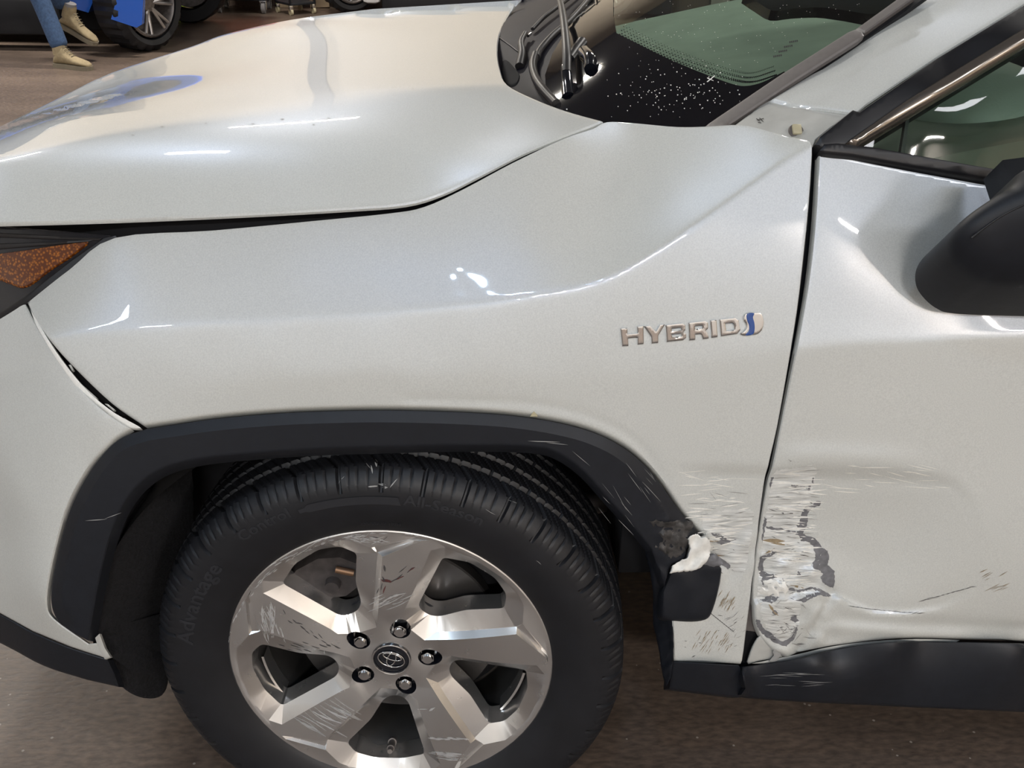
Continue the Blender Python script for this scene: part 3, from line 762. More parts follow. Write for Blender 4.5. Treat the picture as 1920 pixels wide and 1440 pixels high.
bevm = wheel.modifiers.new('edge', 'BEVEL'); bevm.width = .0011; bevm.segments = 2; bevm.limit_method = 'ANGLE'; bevm.angle_limit = math.radians(16); bevm.harden_normals = True
bevm.use_clamp_overlap = True
WM[wheel.name] = Matrix.Identity(4)
def wobj(name, bm, mat, smooth=True, sharp=40):
    bmesh.ops.transform(bm, matrix=WL, verts=bm.verts)
    return bmobj(name, bm, mat, wheel, smooth, sharp)
def lathe(bm, prof, n=64, close=False):
    rows = []
    for r, out in prof: rows.append([bm.verts.new((r*math.cos(2*math.pi*k/n), -out, r*math.sin(2*math.pi*k/n))) for k in range(n)])
    for a, b in zip(rows[:-1], rows[1:]):
        for k in range(n): bm.faces.new((a[k], a[(k+1) % n], b[(k+1) % n], b[k]))
    return rows
# barrel
bm = bmesh.new(); lathe(bm, [(.243, RP-.012), (.232, RP-.03), (.222, RP-.05), (.214, RP-.075), (.210, -.02), (.212, -.09)], 96)
wobj('rim_barrel', bm, M['rim_dark'])
# balance weight strips inside the barrel
# brake disc, hub, caliper
bm = bmesh.new(); rows = lathe(bm, [(.075, .05), (.078, .02), (.165, .02), (.167, .017), (.167, -.005), (.075, -.005)], 72)
wobj('brake_disc', bm, simple('brake disc iron', (.08, .075, .072), .45, .7), True, 30)
bm = bmesh.new(); lathe(bm, [(.0, RP-.035), (.09, RP-.035), (.10, RP-.05), (.075, .03)], 40); wobj('hub_back', bm, M['black_rough'])
bm = bmesh.new(); lathe(bm, [(.0, -.045), (.209, -.045)], 40); wobj('dust_shield', bm, M['black_rough'])
bm = bmesh.new()
cal = [(.205, 150), (.212, 138), (.206, 124), (.190, 113), (.168, 106), (.140, 104), (.120, 112), (.112, 128), (.125, 138), (.132, 148), (.150, 156), (.180, 157)]
for f0, f1, sc_ in ((.018, .052, 1.0),):
    top = [bm.verts.new(wp(.158+(r-.158)*.86, 130+(a-130)*.86, f1)) for r, a in cal]; lo = [bm.verts.new(wp(r, a, f0)) for r, a in cal]
    bm.faces.new(top); n = len(cal)
    for i in range(n): bm.faces.new((top[i], top[(i+1) % n], lo[(i+1) % n], lo[i]))
wobj('brake_caliper', bm, M['castiron'], True, 30)
bm = bmesh.new(); a = wp(.150, 128, .05); b = wp(.150, 128, .066); bm_cyl(bm, a, b, .013, .011, 18)
wobj('caliper_boss', bm, M['castiron'])
bm = bmesh.new(); p = wp(.172, 120, .058); bm_cyl(bm, p, p+Vector((.028, 0, -.006)), .0055, seg=10); wobj('bleed_bolt', bm, M['rust'])
# lug nuts
for k in range(5):
    a = 3+72*k; bm = bmesh.new()
    p0 = wp(.0575, a, RP-.034); p1 = wp(.0575, a, RP-.012); p2 = wp(.0575, a, RP-.008)
    bm_cyl(bm, p0, p1, .0115, .0112, 6); bm_cyl(bm, p1, p2, .0092, .0080, 18)
    bm_cyl(bm, wp(.0575, a, RP-.034), wp(.0575, a, RP-.030), .0135, seg=24)
    wobj('lug_nut', bm, M['chrome'], True, 30)
# centre cap with the three-oval emblem
bm = bmesh.new(); lathe(bm, [(.0, RP-.011), (.027, RP-.0115), (.0275, RP-.0095), (.0295, RP-.0085), (.031, RP-.0095), (.0315, RP-.0135)], 48)
o = wobj('centre_cap', bm, M['gloss_black'])
bm = bmesh.new(); rr = []
for j in range(8):
    t = 2*math.pi*j/8; rr.append((.0295+.0013*math.cos(t), RP-.0088+.0013*math.sin(t)))
rows = lathe(bm, rr+[rr[0]], 48); o = lab(wobj('cap_ring', bm, M['chrome']), 'bright ring round the centre cap')
ROT = math.radians(-18)
def oval(cx, cy, rx, ry, rad):
    pts = []
    for i in range(40):
        t = 2*math.pi*i/40; x = cx+rx*math.cos(t); y = cy+ry*math.sin(t)
        X = x*math.cos(ROT)-y*math.sin(ROT); Y = x*math.sin(ROT)+y*math.cos(ROT)
        pts.append(Vector((X, -(RP-.0095), Y)))
    V, F = tube_mesh(pts, rad, 8, 1.0, (0, 1, 0), True)
    return V, F
VV, FF = [], []
for q in ((0, 0, .0215, .0148, .0012), (0, .0005, .0065, .0136, .0011), (0, .0058, .0150, .0062, .0011)):
    v, f = oval(*q); b0 = len(VV); VV += v; FF += [tuple(i+b0 for i in g) for g in f]
emb = mk('emblem', [WL @ Vector(v) for v in VV], FF, M['chrome'], wheel)
# valve stem
bm = bmesh.new(); pts = [wp(.208, -92, RP-.040), wp(.203, -92, RP-.030), wp(.198, -92, RP-.018), wp(.194, -92, RP-.008), wp(.190, -92, RP+.002)]
for a, b, r1, r2 in ((0, 1, .0075, .0075), (1, 2, .0058, .0058), (2, 3, .0066, .0066), (3, 4, .005, .0042)): bm_cyl(bm, pts[a], pts[b], r1, r2, 14)
wobj('valve_stem', bm, M['steel'], True, 30)
# balance tabs
for a0, a1 in ((-172, -149), (-12, -36)):
    bm = bmesh.new(); n = 14
    lo = []; hi = []
    for i in range(n+1):
        a = a0+(a1-a0)*i/n; lo.append((bm.verts.new(wp(.2185, a, .062)), bm.verts.new(wp(.2185, a, .032)), bm.verts.new(wp(.2145, a, .062)), bm.verts.new(wp(.2145, a, .032))))
    for p, q in zip(lo[:-1], lo[1:]):
        bm.faces.new((p[2], p[3], q[3], q[2])); bm.faces.new((p[0], p[2], q[2], q[0]))
    wobj('inner_rim_strip', bm, M['rim'], True, 30)
# ------------------------------------------------------------------ tyre
def tyre():
    NA = 36*24
    prof = []  # (r, out, kind)
    side = [(.250, .094), (.256, .100), (.262, .1045), (.275, .110), (.290, .1148), (.305, .1175), (.320, .1182), (.333, .1170), (.344, .1140), (.353, .1092), (.3600, .1030), (.3648, .0965)]
    P = [(r, o, 's') for r, o in side]
    nx = 46
    for i in range(nx+1):
        o = .0915-.183*i/nx; P.append((.3712-.0045*(abs(o)/.0915)**2.4, o, 't'))
    P += [(r, -o, 's') for r, o in side[::-1]]
    groove = [(.062, .0045), (.0225, .005), (-.0225, .005), (-.062, .0045)]
    rows = []
    aa = np.arange(NA)*2*math.pi/NA; blk = (np.arange(NA) % 24)
    for r, o, k in P:
        R = np.full(NA, r); O = np.full(NA, o)
        if k == 't':
            for g, hw in groove:
                if abs(o-g) < hw: R -= .008
            inner = abs(o) < .058
            shift = int(o*260)
            bb = (np.arange(NA)+shift) % 24
            if abs(o) >= .0665:
                R -= np.where(bb < 2, .006, 0)+np.where((bb == 8) | (bb == 14) | (bb == 19), .0025, 0)
            elif not any(abs(o-g) < hw for g, hw in groove):
                R -= np.where((bb == 3), .005, 0)+np.where((bb == 9) | (bb == 15) | (bb == 21), .003, 0)
        elif r > .337 and True:
            f = 1 if r < .362 else 1
            m = (blk < 2) & (r > .342)
            R = R-np.where(m, .0042, 0); O = O-np.sign(o)*np.where(m, .0038, 0)
            m2 = ((blk == 8) | (blk == 14) | (blk == 19)) & (r > .352)
            R = R-np.where(m2, .0018, 0); O = O-np.sign(o)*np.where(m2, .0012, 0)
            # raised shoulder scallop between the lugs
            m3 = (~(blk < 2)) & (r < .350)
            O = O+np.sign(o)*np.where(m3, .0012, 0)
        rows.append(np.stack([R*np.cos(aa), -O, R*np.sin(aa)], 1))
    V = np.vstack(rows); nr = len(rows); F = []
    for i in range(nr-1):
        a = i*NA; b = (i+1)*NA
        for k in range(NA):
            k2 = (k+1) % NA; F.append((a+k, a+k2, b+k2, b+k))
    W = np.array(WL); V = V @ W[:3, :3].T+W[:3, 3]
    # contact patch
    V[:, 2] = np.maximum(V[:, 2], .0015)
    return mk('tyre', V, F, M['rubber'], wheel, True, 26)
tyre()
# raised sidewall lettering, bent round the tyre
def side_text(name, s, r, a_mid, size, sx=1.0):
    cu = bpy.data.curves.new('t', 'FONT'); cu.body = s; cu.size = size; cu.extrude = .0004; cu.align_x = 'CENTER'; cu.resolution_u = 2; cu.offset = size*.018
    ob = bpy.data.objects.new('t', cu); COL.objects.link(ob)
    dg = bpy.context.evaluated_depsgraph_get(); me = bpy.data.meshes.new_from_object(ob.evaluated_get(dg))
    bpy.data.objects.remove(ob); bm = bmesh.new(); bm.from_mesh(me)
    bmesh.ops.subdivide_edges(bm, edges=[e for e in bm.edges if e.calc_length() > size*.5], cuts=3)
    def sideout(rr): return np.interp(rr, [.262, .275, .290, .305, .320, .333, .344], [.1045, .110, .1148, .1175, .1182, .117, .114])
    for v in bm.verts:
        rr = r+v.co.y; a = math.radians(a_mid)-v.co.x*sx/r
        out = float(sideout(rr))+v.co.z+.0003
        v.co = Vector((rr*math.cos(a), -out, rr*math.sin(a)))
    bmesh.ops.transform(bm, matrix=WL, verts=bm.verts)
    o = bmobj(name, bm, M['rubber2'], wheel)
    return lab(o, 'raised sidewall lettering reading '+s)
side_text('sidewall_lettering', 'Advantage', .306, 157, .034, 1.15)
side_text('sidewall_lettering', 'Control', .316, 122.5, .024, 1.15)
side_text('sidewall_lettering', 'All-Season', .316, 74, .024, 1.15)
side_text('sidewall_lettering', '235/55R19 101H', .272, 91, .0085)
# raised bar between the words
bm = bmesh.new(); n = 30; prev = None
for i in range(n+1):
    a = 112-26*i/n; h = .008 if i > 2 else .004
    q = [bm.verts.new(wp(.319+h, a, .1188)), bm.verts.new(wp(.319-h*.6, a-(1 if i == n else 0), .1192))]
    if prev: bm.faces.new((prev[0], q[0], q[1], prev[1]))
    prev = q
wobj('sidewall_bar', bm, M['rubber2'])
# ------------------------------------------------------------------ wheel well
bm = bmesh.new(); n = 60; prev = None
for i in range(n+1):
    a = math.radians(-2+184*i/n); R = .455
    row = [bm.verts.new((R*math.cos(a)*1.02, y, .362+R*math.sin(a)*.98)) for y in (.035, .15, .30, .40)]
    if prev:
        for j in range(3): bm.faces.new((prev[j], row[j], row[j+1], prev[j+1]))
    prev = row
bmobj('wheel_well_liner', bm, M['black_rough'], CAR, True)
bm = bmesh.new(); c = bm.verts.new((0, .40, .36)); ring = [bm.verts.new((.47*math.cos(2*math.pi*i/40), .40, .36+.46*math.sin(2*math.pi*i/40))) for i in range(40)]
for i in range(40): bm.faces.new((c, ring[i], ring[(i+1) % 40]))
for v in bm.verts: v.co.z = max(v.co.z, .36)
bmobj('wheel_well_side', bm, M['black_rough'], CAR)
# strut and tie rod glimpsed behind the tyre
bm = bmesh.new(); bm_cyl(bm, (.28, .25, .50), (.42, .30, .50), .022, seg=14); bmobj('suspension_bush', bm, M['steel'], CAR, True, 40)
# felt part of the liner in front of the tyre
FL = TPS([atY(*q) for q in [(210, 940, .03), (240, 900, .05), (330, 900, .18), (350, 1150, .22), (185, 1190, .02), (290, 1230, .12), (240, 1060, .06)]])
panel('felt_liner', [(222, 945), (300, 885), (360, 880), (365, 1180), (290, 1262), (250, 1262), (200, 1225), (180, 1180), (192, 1080)], Surf([FL], disp=lambda px: gnoise(px, 26, 2)*.003), M['felt'], CAR, step=7, thick=.004, roll=0, cons=[[(225, 1010), (232, 1100), (250, 1180), (262, 1230)]])
panel('liner_edge', [(178, 1196), (186, 1188), (196, 1215), (207, 1232), (196, 1236), (184, 1215)], FPLAIN.shifted(.0), M['paint_in'], CAR, step=4, thick=.01, roll=.001)
# ================================================================== windshield, cowl, pillar, window, mirror, lamp, badge
WSP = [(.49, .24, 1.165), (.76, .385, 1.322), (1.05, .47, 1.48), (.20, .93, 1.13), (.45, .93, 1.255), (.70, .93, 1.372), (1.0, .93, 1.50), (.49, 1.615, 1.165), (.76, 1.47, 1.322), (1.05, 1.385, 1.48), (.33, .5, 1.155), (.33, 1.355, 1.155)]
WS = Surf([TPS(WSP, 60, lam=1e-5)])
glass_poly = [(1112, -12), (1066, 50), (1036, 100), (1022, 140), (1024, 172), (1045, 204), (1075, 245), (1340, 250), (1390, 215), (1600, 70), (1712, -12)]
panel('windshield', glass_poly, WS, M['glass_w'], CAR, step=22, roll=0, thick=0)
frit_poly = np.vstack([[(1150, -12), (1150, 30), (1156, 62)], cat([(1196, 82), (1240, 104), (1278, 121), (1330, 142), (1375, 158), (1400, 161), (1430, 154), (1470, 134)], 4), [(1490, 150), (1350, 250), (1075, 245)], [(1045, 204), (1024, 172), (1022, 140), (1036, 100), (1066, 50), (1112, -12)]])
panel('windshield_border', frit_poly, WS.shifted(.0012), M['frit'], CAR, step=14, roll=0, thick=0)
# dot band above the border: rows of small enamel dots
pts = []
arc = cat([(1168, 52), (1240, 88), (1310, 116), (1375, 136), (1410, 140), (1450, 128)], 12)
arc = resample(arc, 5.2, False); tn_ = np.gradient(arc, axis=0); nr_ = np.stack([tn_[:, 1], -tn_[:, 0]], 1); nr_ /= np.linalg.norm(nr_, axis=1)[:, None]
DV, DF = [], []
for row in range(6):
    rr = 1.9-row*.22
    for i, (p, n_) in enumerate(zip(arc, nr_)):
        q = p+n_*(row*4.2-14)+(2.6 if row % 2 else 0)
        b0 = len(DV)
        for a in range(6): DV.append(q+np.array([math.cos(a*1.047), math.sin(a*1.047)*.7])*rr)
        DF.append(tuple(range(b0, b0+6)))
P3 = WS.shifted(.001).at(np.array(DV))
lab(mk('enamel_dots', P3, DF, M['frit'], CAR, False), kind='stuff')
# dust specks and chips on the glass
rs = np.random.RandomState(4); DV, DF = [], []
for i in range(150):
    x = rs.normal(1265, 75); y = rs.normal(175, 28)
    if not (1060 < x < 1420 and 110 < y < 222): continue
    s = rs.uniform(.5, 1.3); a0 = rs.uniform(0, 6); b0 = len(DV)
    for a in range(4): DV.append((x+math.cos(a0+a*1.57)*s*rs.uniform(.7, 1.6), y+math.sin(a0+a*1.57)*s))
    DF.append(tuple(range(b0, b0+4)))
for x, y in ((1332, 148),):
    b0 = len(DV); DV += [(x-7, y+5), (x+8, y-7), (x+9, y-6), (x-5, y+6)]; DF.append((b0, b0+1, b0+2, b0+3))
    b0 = len(DV); DV += [(x-6, y-3), (x+6, y+3), (x+6, y+4), (x-6, y-1)]; DF.append((b0, b0+1, b0+2, b0+3))
for i in range(120):
    x = rs.uniform(1160, 1640); y = rs.uniform(2, 130)
    if y > (1640-x)*.62: continue
    b0 = len(DV); s = .6; DV += [(x-s, y), (x, y+s), (x+s, y), (x, y-s)]; DF.append((b0, b0+1, b0+2, b0+3))
lab(mk('dust_specks', WS.shifted(.0022).at(np.array(DV)), DF, M['scuff_white'], CAR, False), kind='stuff')
# inspection label on the glass, seen from outside as faint rows
DV, DF = [], []
for r in range(4):
    for k in range(5):
        x = 1450+r*10+k*4.2*.8; y = 108-r*9+k*-.6
        b0 = len(DV); DV += [(x, y), (x+2.6, y-.5), (x+2.2, y-4), (x-.2, y-3.6)]; DF.append((b0, b0+1, b0+2, b0+3))
lab(mk('etched_marking', WS.shifted(.0012).at(np.array(DV)), DF, M['seal'], CAR, False), kind='stuff')
# cabin
def box_part(name, lo, hi, mat, bev=.02):
    bm = bmesh.new(); bm_box(bm, [(a+b)/2 for a, b in zip(lo, hi)], [b-a for a, b in zip(lo, hi)], bev)
    return bmobj(name, bm, mat, CAR, True, 40)
bm = bmesh.new(); prof = [(.42, 1.06), (.60, 1.105), (.80, 1.15), (1.0, 1.19), (1.08, 1.18), (1.09, 1.10), (.96, .95), (.90, .80), (.42, .80)]
l = [bm.verts.new((x, .16, z)) for x, z in prof]; r = [bm.verts.new((x, 1.70, z)) for x, z in prof]
bm.faces.new(l); bm.faces.new(r)
for i in range(len(prof)): bm.faces.new((l[i], r[i], r[(i+1) % len(prof)], l[(i+1) % len(prof)]))
bmobj('dashboard', bm, M['dash'], CAR, True, 30)
bm = bmesh.new(); bmesh.ops.create_uvsphere(bm, u_segments=32, v_segments=16, radius=1)
bmesh.ops.scale(bm, vec=(.13, .16, .075), verts=bm.verts); bmesh.ops.translate(bm, vec=(.92, .42, 1.16), verts=bm.verts)
bmobj('instrument_hood', bm, M['grey_in'], CAR, True, 60)
bm = bmesh.new(); bmesh.ops.create_uvsphere(bm, u_segments=24, v_segments=12, radius=1)
bmesh.ops.scale(bm, vec=(.03, .12, .045), verts=bm.verts); bmesh.ops.translate(bm, vec=(1.06, .42, 1.15), verts=bm.verts)
bmobj('instrument_cluster', bm, M['gloss_black'], CAR, True, 60)
st = [Vector((1.20, .45, 1.10))+Vector((.07*math.sin(t), .185*math.cos(t), .17*math.sin(t))) for t in np.linspace(0, 2*math.pi, 40, endpoint=False)]
tube('steering_wheel', st, .017, M['gloss_black'], CAR, 10, closed=True)
tube('indicator_stalk', [(1.13, .33, 1.10), (1.11, .20, 1.12)], .010, M['grey_in'], CAR)
bm = bmesh.new(); bm_cyl(bm, (.96, .45, 1.0), (1.20, .45, 1.10), .045, .05, 20); bmobj('steering_column', bm, M['black'], CAR, True, 40)
box_part('front_seat', (1.35, .25, .62), (1.50, .75, 1.30), M['black'], .05)
box_part('door_inner_panel', (.62, .10, .60), (1.7, .16, 1.06), M['grey_in'], .02)
bm = bmesh.new(); a = [(.98, .42, 1.47), (.98, 1.43, 1.47), (1.25, 1.40, 1.60), (1.25, .45, 1.60), (2.6, 1.40, 1.64), (2.6, .45, 1.64)]
v = [bm.verts.new(q) for q in a]; bm.faces.new((v[0], v[1], v[2], v[3])); bm.faces.new((v[3], v[2], v[4], v[5]))
rf = bmesh.ops.extrude_face_region(bm, geom=list(bm.faces)); bmesh.ops.translate(bm, vec=(0, 0, .03), verts=[q for q in rf['geom'] if isinstance(q, bmesh.types.BMVert)])
bmobj('roof', bm, M['paint'], CAR, True, 30)
box_part('cabin_floor', (.5, .12, .40), (3.2, 1.73, .46), M['black_rough'], .01)
box_part('bulkhead', (.36, .12, .46), (.42, 1.73, 1.06), M['black_rough'], .005)
box_part('far_door', (.60, 1.70, .40), (2.6, 1.76, 1.10), M['black_rough'], .01)
box_part('rear_body', (1.75, .03, .36), (3.5, 1.82, 1.08), M['paint'], .06)
bm = bmesh.new(); bm_box(bm, (1.75, .93, .24), (2.3, 1.5, .10), .02); bmobj('underbody_tray', bm, M['black_rough'], CAR)
bm = bmesh.new(); bm_box(bm, (-.1, 1.0, .32), (1.2, 1.1, .14), .02); bmobj('front_subframe', bm, M['black_rough'], CAR)
bm = bmesh.new()
for y in (1.70,):
    pass
bm_cyl(bm, (0, 1.60, .37), (0, 1.83, .37), .368, seg=40); bmobj('far_front_tyre', bm, M['rubber'], CAR, True, 40)
bm = bmesh.new(); bm_cyl(bm, (2.69, .02, .37), (2.69, .25, .37), .368, seg=40); bmobj('rear_tyre', bm, M['rubber'], CAR, True, 40)
# visor-like dark mirror base high on the glass
panel('sensor_cover', cat([(1395, -12), (1420, 4), (1450, 20), (1490, 16), (1540, 14), (1590, 20), (1650, 26), (1700, -12)], 3), WS.shifted(-.02), M['gloss_black'], CAR, step=14, roll=0, thick=.02)
# cowl
cw = [(935, 60), (933, 95), (945, 150), (1000, 183), (1060, 206), (1131, 226), (955, 25), (978, -2)]
cwY = [1.0, .88, .72, .58, .44, .24, 1.2, 1.6]
cp = [atY(x, y, Y)-np.array([0, 0, .02]) for (x, y), Y in zip(cw, cwY)]
gl = WS.at(np.array([(1112, -12), (1066, 50), (1036, 100), (1022, 140), (1024, 172), (1060, 214)], float))
COWL = Surf([TPS(cp+[q-np.array([0, 0, .004]) for q in gl], 60, lam=1e-4)])
cowl_poly = np.vstack([cat([(985, -12), (950, 20), (930, 60), (926, 95), (932, 135), (940, 165), (1000, 195), (1080, 225), (1140, 240)], 3), [(1100, 245), (1070, 225), (1030, 185), (1024, 140), (1040, 100), (1070, 50), (1118, -12)]])
panel('cowl_panel', cowl_poly, COWL, M['cowl'], CAR, step=9, roll=0, thick=.01)
def strip_px(name, pts, w, surf, mat, lift=.004, seg=10, flat=1.0, sub=6):
    c = cat([(p[0], p[1]) for p in pts], sub); lf = cat([[p[2] if len(p) > 2 else lift] for p in pts], sub)[:, 0]
    P = surf.at(c)+surf.n*lf[:, None]
    rad = [w[0]+(w[1]-w[0])*i/(len(P)-1) for i in range(len(P))]
    return tube(name, P, rad, mat, CAR, seg, flat, tuple(surf.n))
M['satin'] = simple('satin black metal', (.022, .020, .020), .42, .0, spec=.5)
strip_px('cowl_seal', [(1003, 112, .012), (998, 135, .014), (1004, 160, .014), (1020, 183, .014), (1042, 205, .012)], (.008, .008), COWL, M['satin'])
strip_px('cowl_edge_seal', [(1112, -8, .004), (1072, 38, .004), (1035, 72, .006), (1012, 100, .008), (1006, 116, .010)], (.006, .007), COWL, M['satin'])
strip_px('wiper_blade', [(1088, -10, .016), (1050, 20, .016), (1020, 42, .014), (998, 62, .010)], (.005, .004), COWL, M['satin'])
strip_px('wiper_arm', [(1045, 28, .045), (1049, 60, .055), (1054, 100, .055), (1058, 135, .045), (1060, 156, .025)], (.0065, .0085), COWL, M['satin'], flat=.7)
strip_px('wiper_arm', [(1045, 28, .045), (1062, 12, .040), (1085, -2, .036), (1105, -16, .03)], (.004, .0035), COWL, M['satin'])
strip_px('wiper_pivot', [(1058, 150, .028), (1062, 165, .012), (1066, 185, .002)], (.009, .012), COWL, M['gloss_black'])
strip_px('wiper_pivot', [(1090, 88, .012), (1080, 100, .010), (1068, 116, .008)], (.010, .008), COWL, M['satin'])
strip_px('wiper_pivot', [(1094, 108, .012), (1104, 122, .014), (1106, 134, .006)], (.012, .011), COWL, M['gloss_black'])
strip_px('washer_nozzle', [(984, 74, .016), (976, 92, .016), (978, 110, .012), (974, 128, .004)], (.005, .009), COWL, M['satin'])
strip_px('washer_nozzle', [(989, 78, .014), (994, 72, .012)], (.003, .003), COWL, M['chrome'])
strip_px('cowl_seam', [(937, 72, .001), (955, 85, .001), (972, 98, .001)], (.0015, .0015), COWL, M['seal'])
panel('cowl_drain', cat([(940, 120), (948, 110), (962, 122), (975, 140), (968, 158), (952, 160), (943, 145)], 4, True), COWL.shifted(.003), M['black_rough'], CAR, step=8, roll=.003, thick=.003)
# pillar and mouldings
PP = [atY(*q) for q in [(1382, 232, .215), (1442, 186, .255), (1560, 108, .315), (1622, 62, .345), (1718, 0, .39), (1850, -90, .44), (1523, 262, .095), (1600, 212, .122), (1760, 110, .165), (1925, 10, .21), (2150, -130, .27), (1470, 236, .15), (1620, 130, .23), (1800, 22, .29)]]
PIL = Surf([TPS(PP, 45, lam=1e-4)])
def pil_disp(px): 
    d = distpoly(px, np.array([(1500, 200.), (1640, 112), (1760, 32), (1830, -20)]), False)
    return .003*np.exp(-(d/16)**2)
panel('a_pillar', [(1442, 187), (1560, 113), (1624, 66), (1640, 50), (1720, -2), (1900, -118), (2180, -300), (2480, -372), (2150, -150), (1925, 6), (1760, 106), (1690, 152), (1625, 196), (1610, 209), (1596, 212), (1540, 204), (1465, 193)], Surf(PIL.tps, disp=pil_disp), M['paint'], CAR, step=9, roll=.005, edge=(2, 5, 9))
panel('pillar_foot', [(1375, 236), (1410, 210), (1440, 184), (1470, 186), (1600, 206), (1608, 214), (1560, 238), (1530, 262), (1524, 275), (1400, 255)], PIL.shifted(-.006), M['paint_in'], CAR, step=7, roll=.002, cons=[[(1410, 215), (1470, 205), (1560, 222)]])
bm = bmesh.new(); pc = PIL.at(np.array([(1494, 243.)]))[0]; nv = Vector(PIL.n)
q = nv.to_track_quat('Z', 'Y').to_matrix().to_4x4()
bm_cyl(bm, Vector(pc)-nv*.004, Vector(pc)-nv*.0015, .0105, .0095, 24); bmobj('clip_washer', bm, M['moulding'], CAR, True, 40)
bm = bmesh.new(); bm_box(bm, Vector(pc)+nv*.0005, (.0125, .0145, .006), .002, M=q); bmobj('fender_clip', bm, M['clip'], CAR, True, 40)
SV = []; SF = []
for a, b in (((1418, 222), (1424, 227)), ((1424, 221), (1431, 228)), ((1419, 225), (1432, 222)), ((1421, 229), (1427, 230))):
    a = np.array(a, float); b = np.array(b, float); n_ = np.array([-(b-a)[1], (b-a)[0]]); n_ /= np.linalg.norm(n_); b0 = len(SV)
    SV += [a-n_*.7, b-n_*.7, b+n_*.7, a+n_*.7]; SF.append((b0, b0+1, b0+2, b0+3))
lab(mk('ink_mark', PIL.shifted(-.0045).at(np.array(SV)), SF, M['seal'], CAR, False), kind='stuff')
panel('windshield_gap', [(1345, 244), (1500, 130), (1600, 66), (1690, -2), (1745, -12), (1640, 62), (1445, 198), (1395, 244)], WS.shifted(-.004), M['black_rough'], CAR, step=14, roll=0, thick=.01)
panel('windshield_moulding', [(1318, 238), (1330, 228), (1460, 140), (1590, 58), (1603, 53), (1617, 56), (1622, 63), (1612, 72), (1500, 143), (1366, 232), (1360, 240)], WS.shifted(.010), M['moulding'], CAR, step=8, roll=.004, thick=.008)
panel('upper_moulding', [(1604, 54), (1690, -8), (1718, -8), (1622, 60)], WS.shifted(.006), M['moulding'], CAR, step=8, roll=.002, thick=.008)
# door frame
DFP = [atY(*q) for q in [(1535, 270, .085), (1600, 212, .112), (1760, 110, .158), (1925, 10, .20), (2150, -135, .26), (1560, 268, .085), (1612, 268, .090), (1750, 185, .115), (1920, 80, .15), (2150, -60, .20), (1700, 300, .088), (1920, 340, .092), (2150, 385, .098)]]
DFS = Surf([TPS(DFP, 45, lam=1e-4)])
panel('window_frame', [(1530, 268), (1536, 255), (1600, 204), (1612, 208), (1760, 106), (1925, 5), (2150, -145), (2480, -365), (2480, -275), (2150, -60), (1922, 84), (1614, 272), (1560, 276), (1545, 282)], DFS.shifted(.004), M['seal'], CAR, step=9, roll=.004, thick=.03)
panel('chrome_window_trim', [(1588, 264), (1600, 254), (1700, 184), (1810, 116), (1922, 48), (2150, -95), (2480, -305), (2480, -275), (2150, -62), (1922, 82), (1760, 181), (1612, 271)], DFS.shifted(.012), M['trimmetal'], CAR, step=6, roll=.009, thick=.01, edge=(3, 7, 12))
panel('side_window', [(1550, 280), (1610, 266), (1925, 72), (2150, -65), (2480, -280), (2480, 460), (2150, 395), (1920, 345)], DFS.shifted(-.010), M['glass_s'], CAR, step=20, roll=0, thick=0)
panel('belt_seal', [(1538, 280), (1545, 268), (1570, 266), (1640, 274), (1700, 285), (1810, 305), (1915, 323), (2150, 368), (2480, 432), (2480, 458), (2150, 392), (1900, 344), (1700, 311), (1600, 292), (1545, 286)], DFS.shifted(.006), M['seal'], CAR, step=9, roll=.004, thick=.02)
panel('quarter_divider', [(1702, 205), (1708, 201), (1696, 290), (1688, 290)], DFS.shifted(-.012), M['seal'], CAR, step=9, roll=0, thick=.01)
# mirror
MS = Surf([TPS([atY(*q) for q in [(1800, 440, -.10), (1870, 515, -.10), (1920, 320, -.10), (1960, 420, -.125), (2200, 520, -.12), (2200, 300, -.12), (2000, 480, -.12)]], 45, lam=1e-4)])
mp_ = cat([(1935, 300), (1915, 330), (1888, 346), (1850, 372), (1820, 398), (1805, 422), (1802, 446), (1808, 468), (1826, 491), (1846, 506), (1868, 514), (1930, 518), (2100, 522)], 4)
panel('door_mirror', np.vstack([mp_, [(2200, 500), (2220, 400), (2190, 290), (2000, 260)]]), MS, M['black'], CAR, step=9, roll=.035, thick=.09, edge=(2, 5, 10, 17, 26, 36))
panel('mirror_foot', [(1880, 300), (1960, 290), (1980, 380), (1900, 360)], Surf([TPS([atY(*q) for q in [(1880, 300, .03), (1960, 290, -.03), (1980, 380, -.06), (1900, 360, 0)]])]), M['black'], CAR, step=12, roll=0, thick=.05)
strip_px('mirror_seam', [(1822, 446, .0), (1850, 424, .0), (1880, 404, .0), (1920, 384, .0), (2000, 350, .0)], (.0012, .0012), MS, M['seal'])
# headlamp
HL = TPS([atY(*q) for q in [(215, 443, .104), (0, 424, .15), (-220, 420, .27), (50, 564, .10), (0, 588, .118), (-220, 700, .25), (100, 500, .108)]], lam=1e-4)
HLS = Surf([HL])
headlamp = panel('headlamp', [(-220, 424), (0, 424), (120, 432), (214, 441), (180, 462), (130, 498), (88, 530), (48, 562), (0, 592), (-220, 735)], HLS.shifted(-.004), M['gloss_black'], CAR, step=12, roll=.002)
panel('headlamp_seal', [(216, 441), (219, 446), (140, 502), (52, 568), (0, 600), (-120, 672), (-120, 655), (0, 585), (46, 556), (130, 490), (196, 444)], HLS.shifted(.001), M['seal'], headlamp, step=8, roll=.001, thick=.01)
lab(panel('amber_reflector', np.vstack([cat([(-150, 492), (0, 474), (60, 466), (110, 458), (164, 452)], 3), cat([(163, 457), (130, 482), (90, 508), (62, 530), (45, 538), (31, 537), (0, 525), (-80, 500), (-150, 492)], 3)[:-1]]), HLS.shifted(.000), M['amber'], headlamp, step=8, roll=.002, thick=.002, edge=(2, 4)), 'amber side reflector')
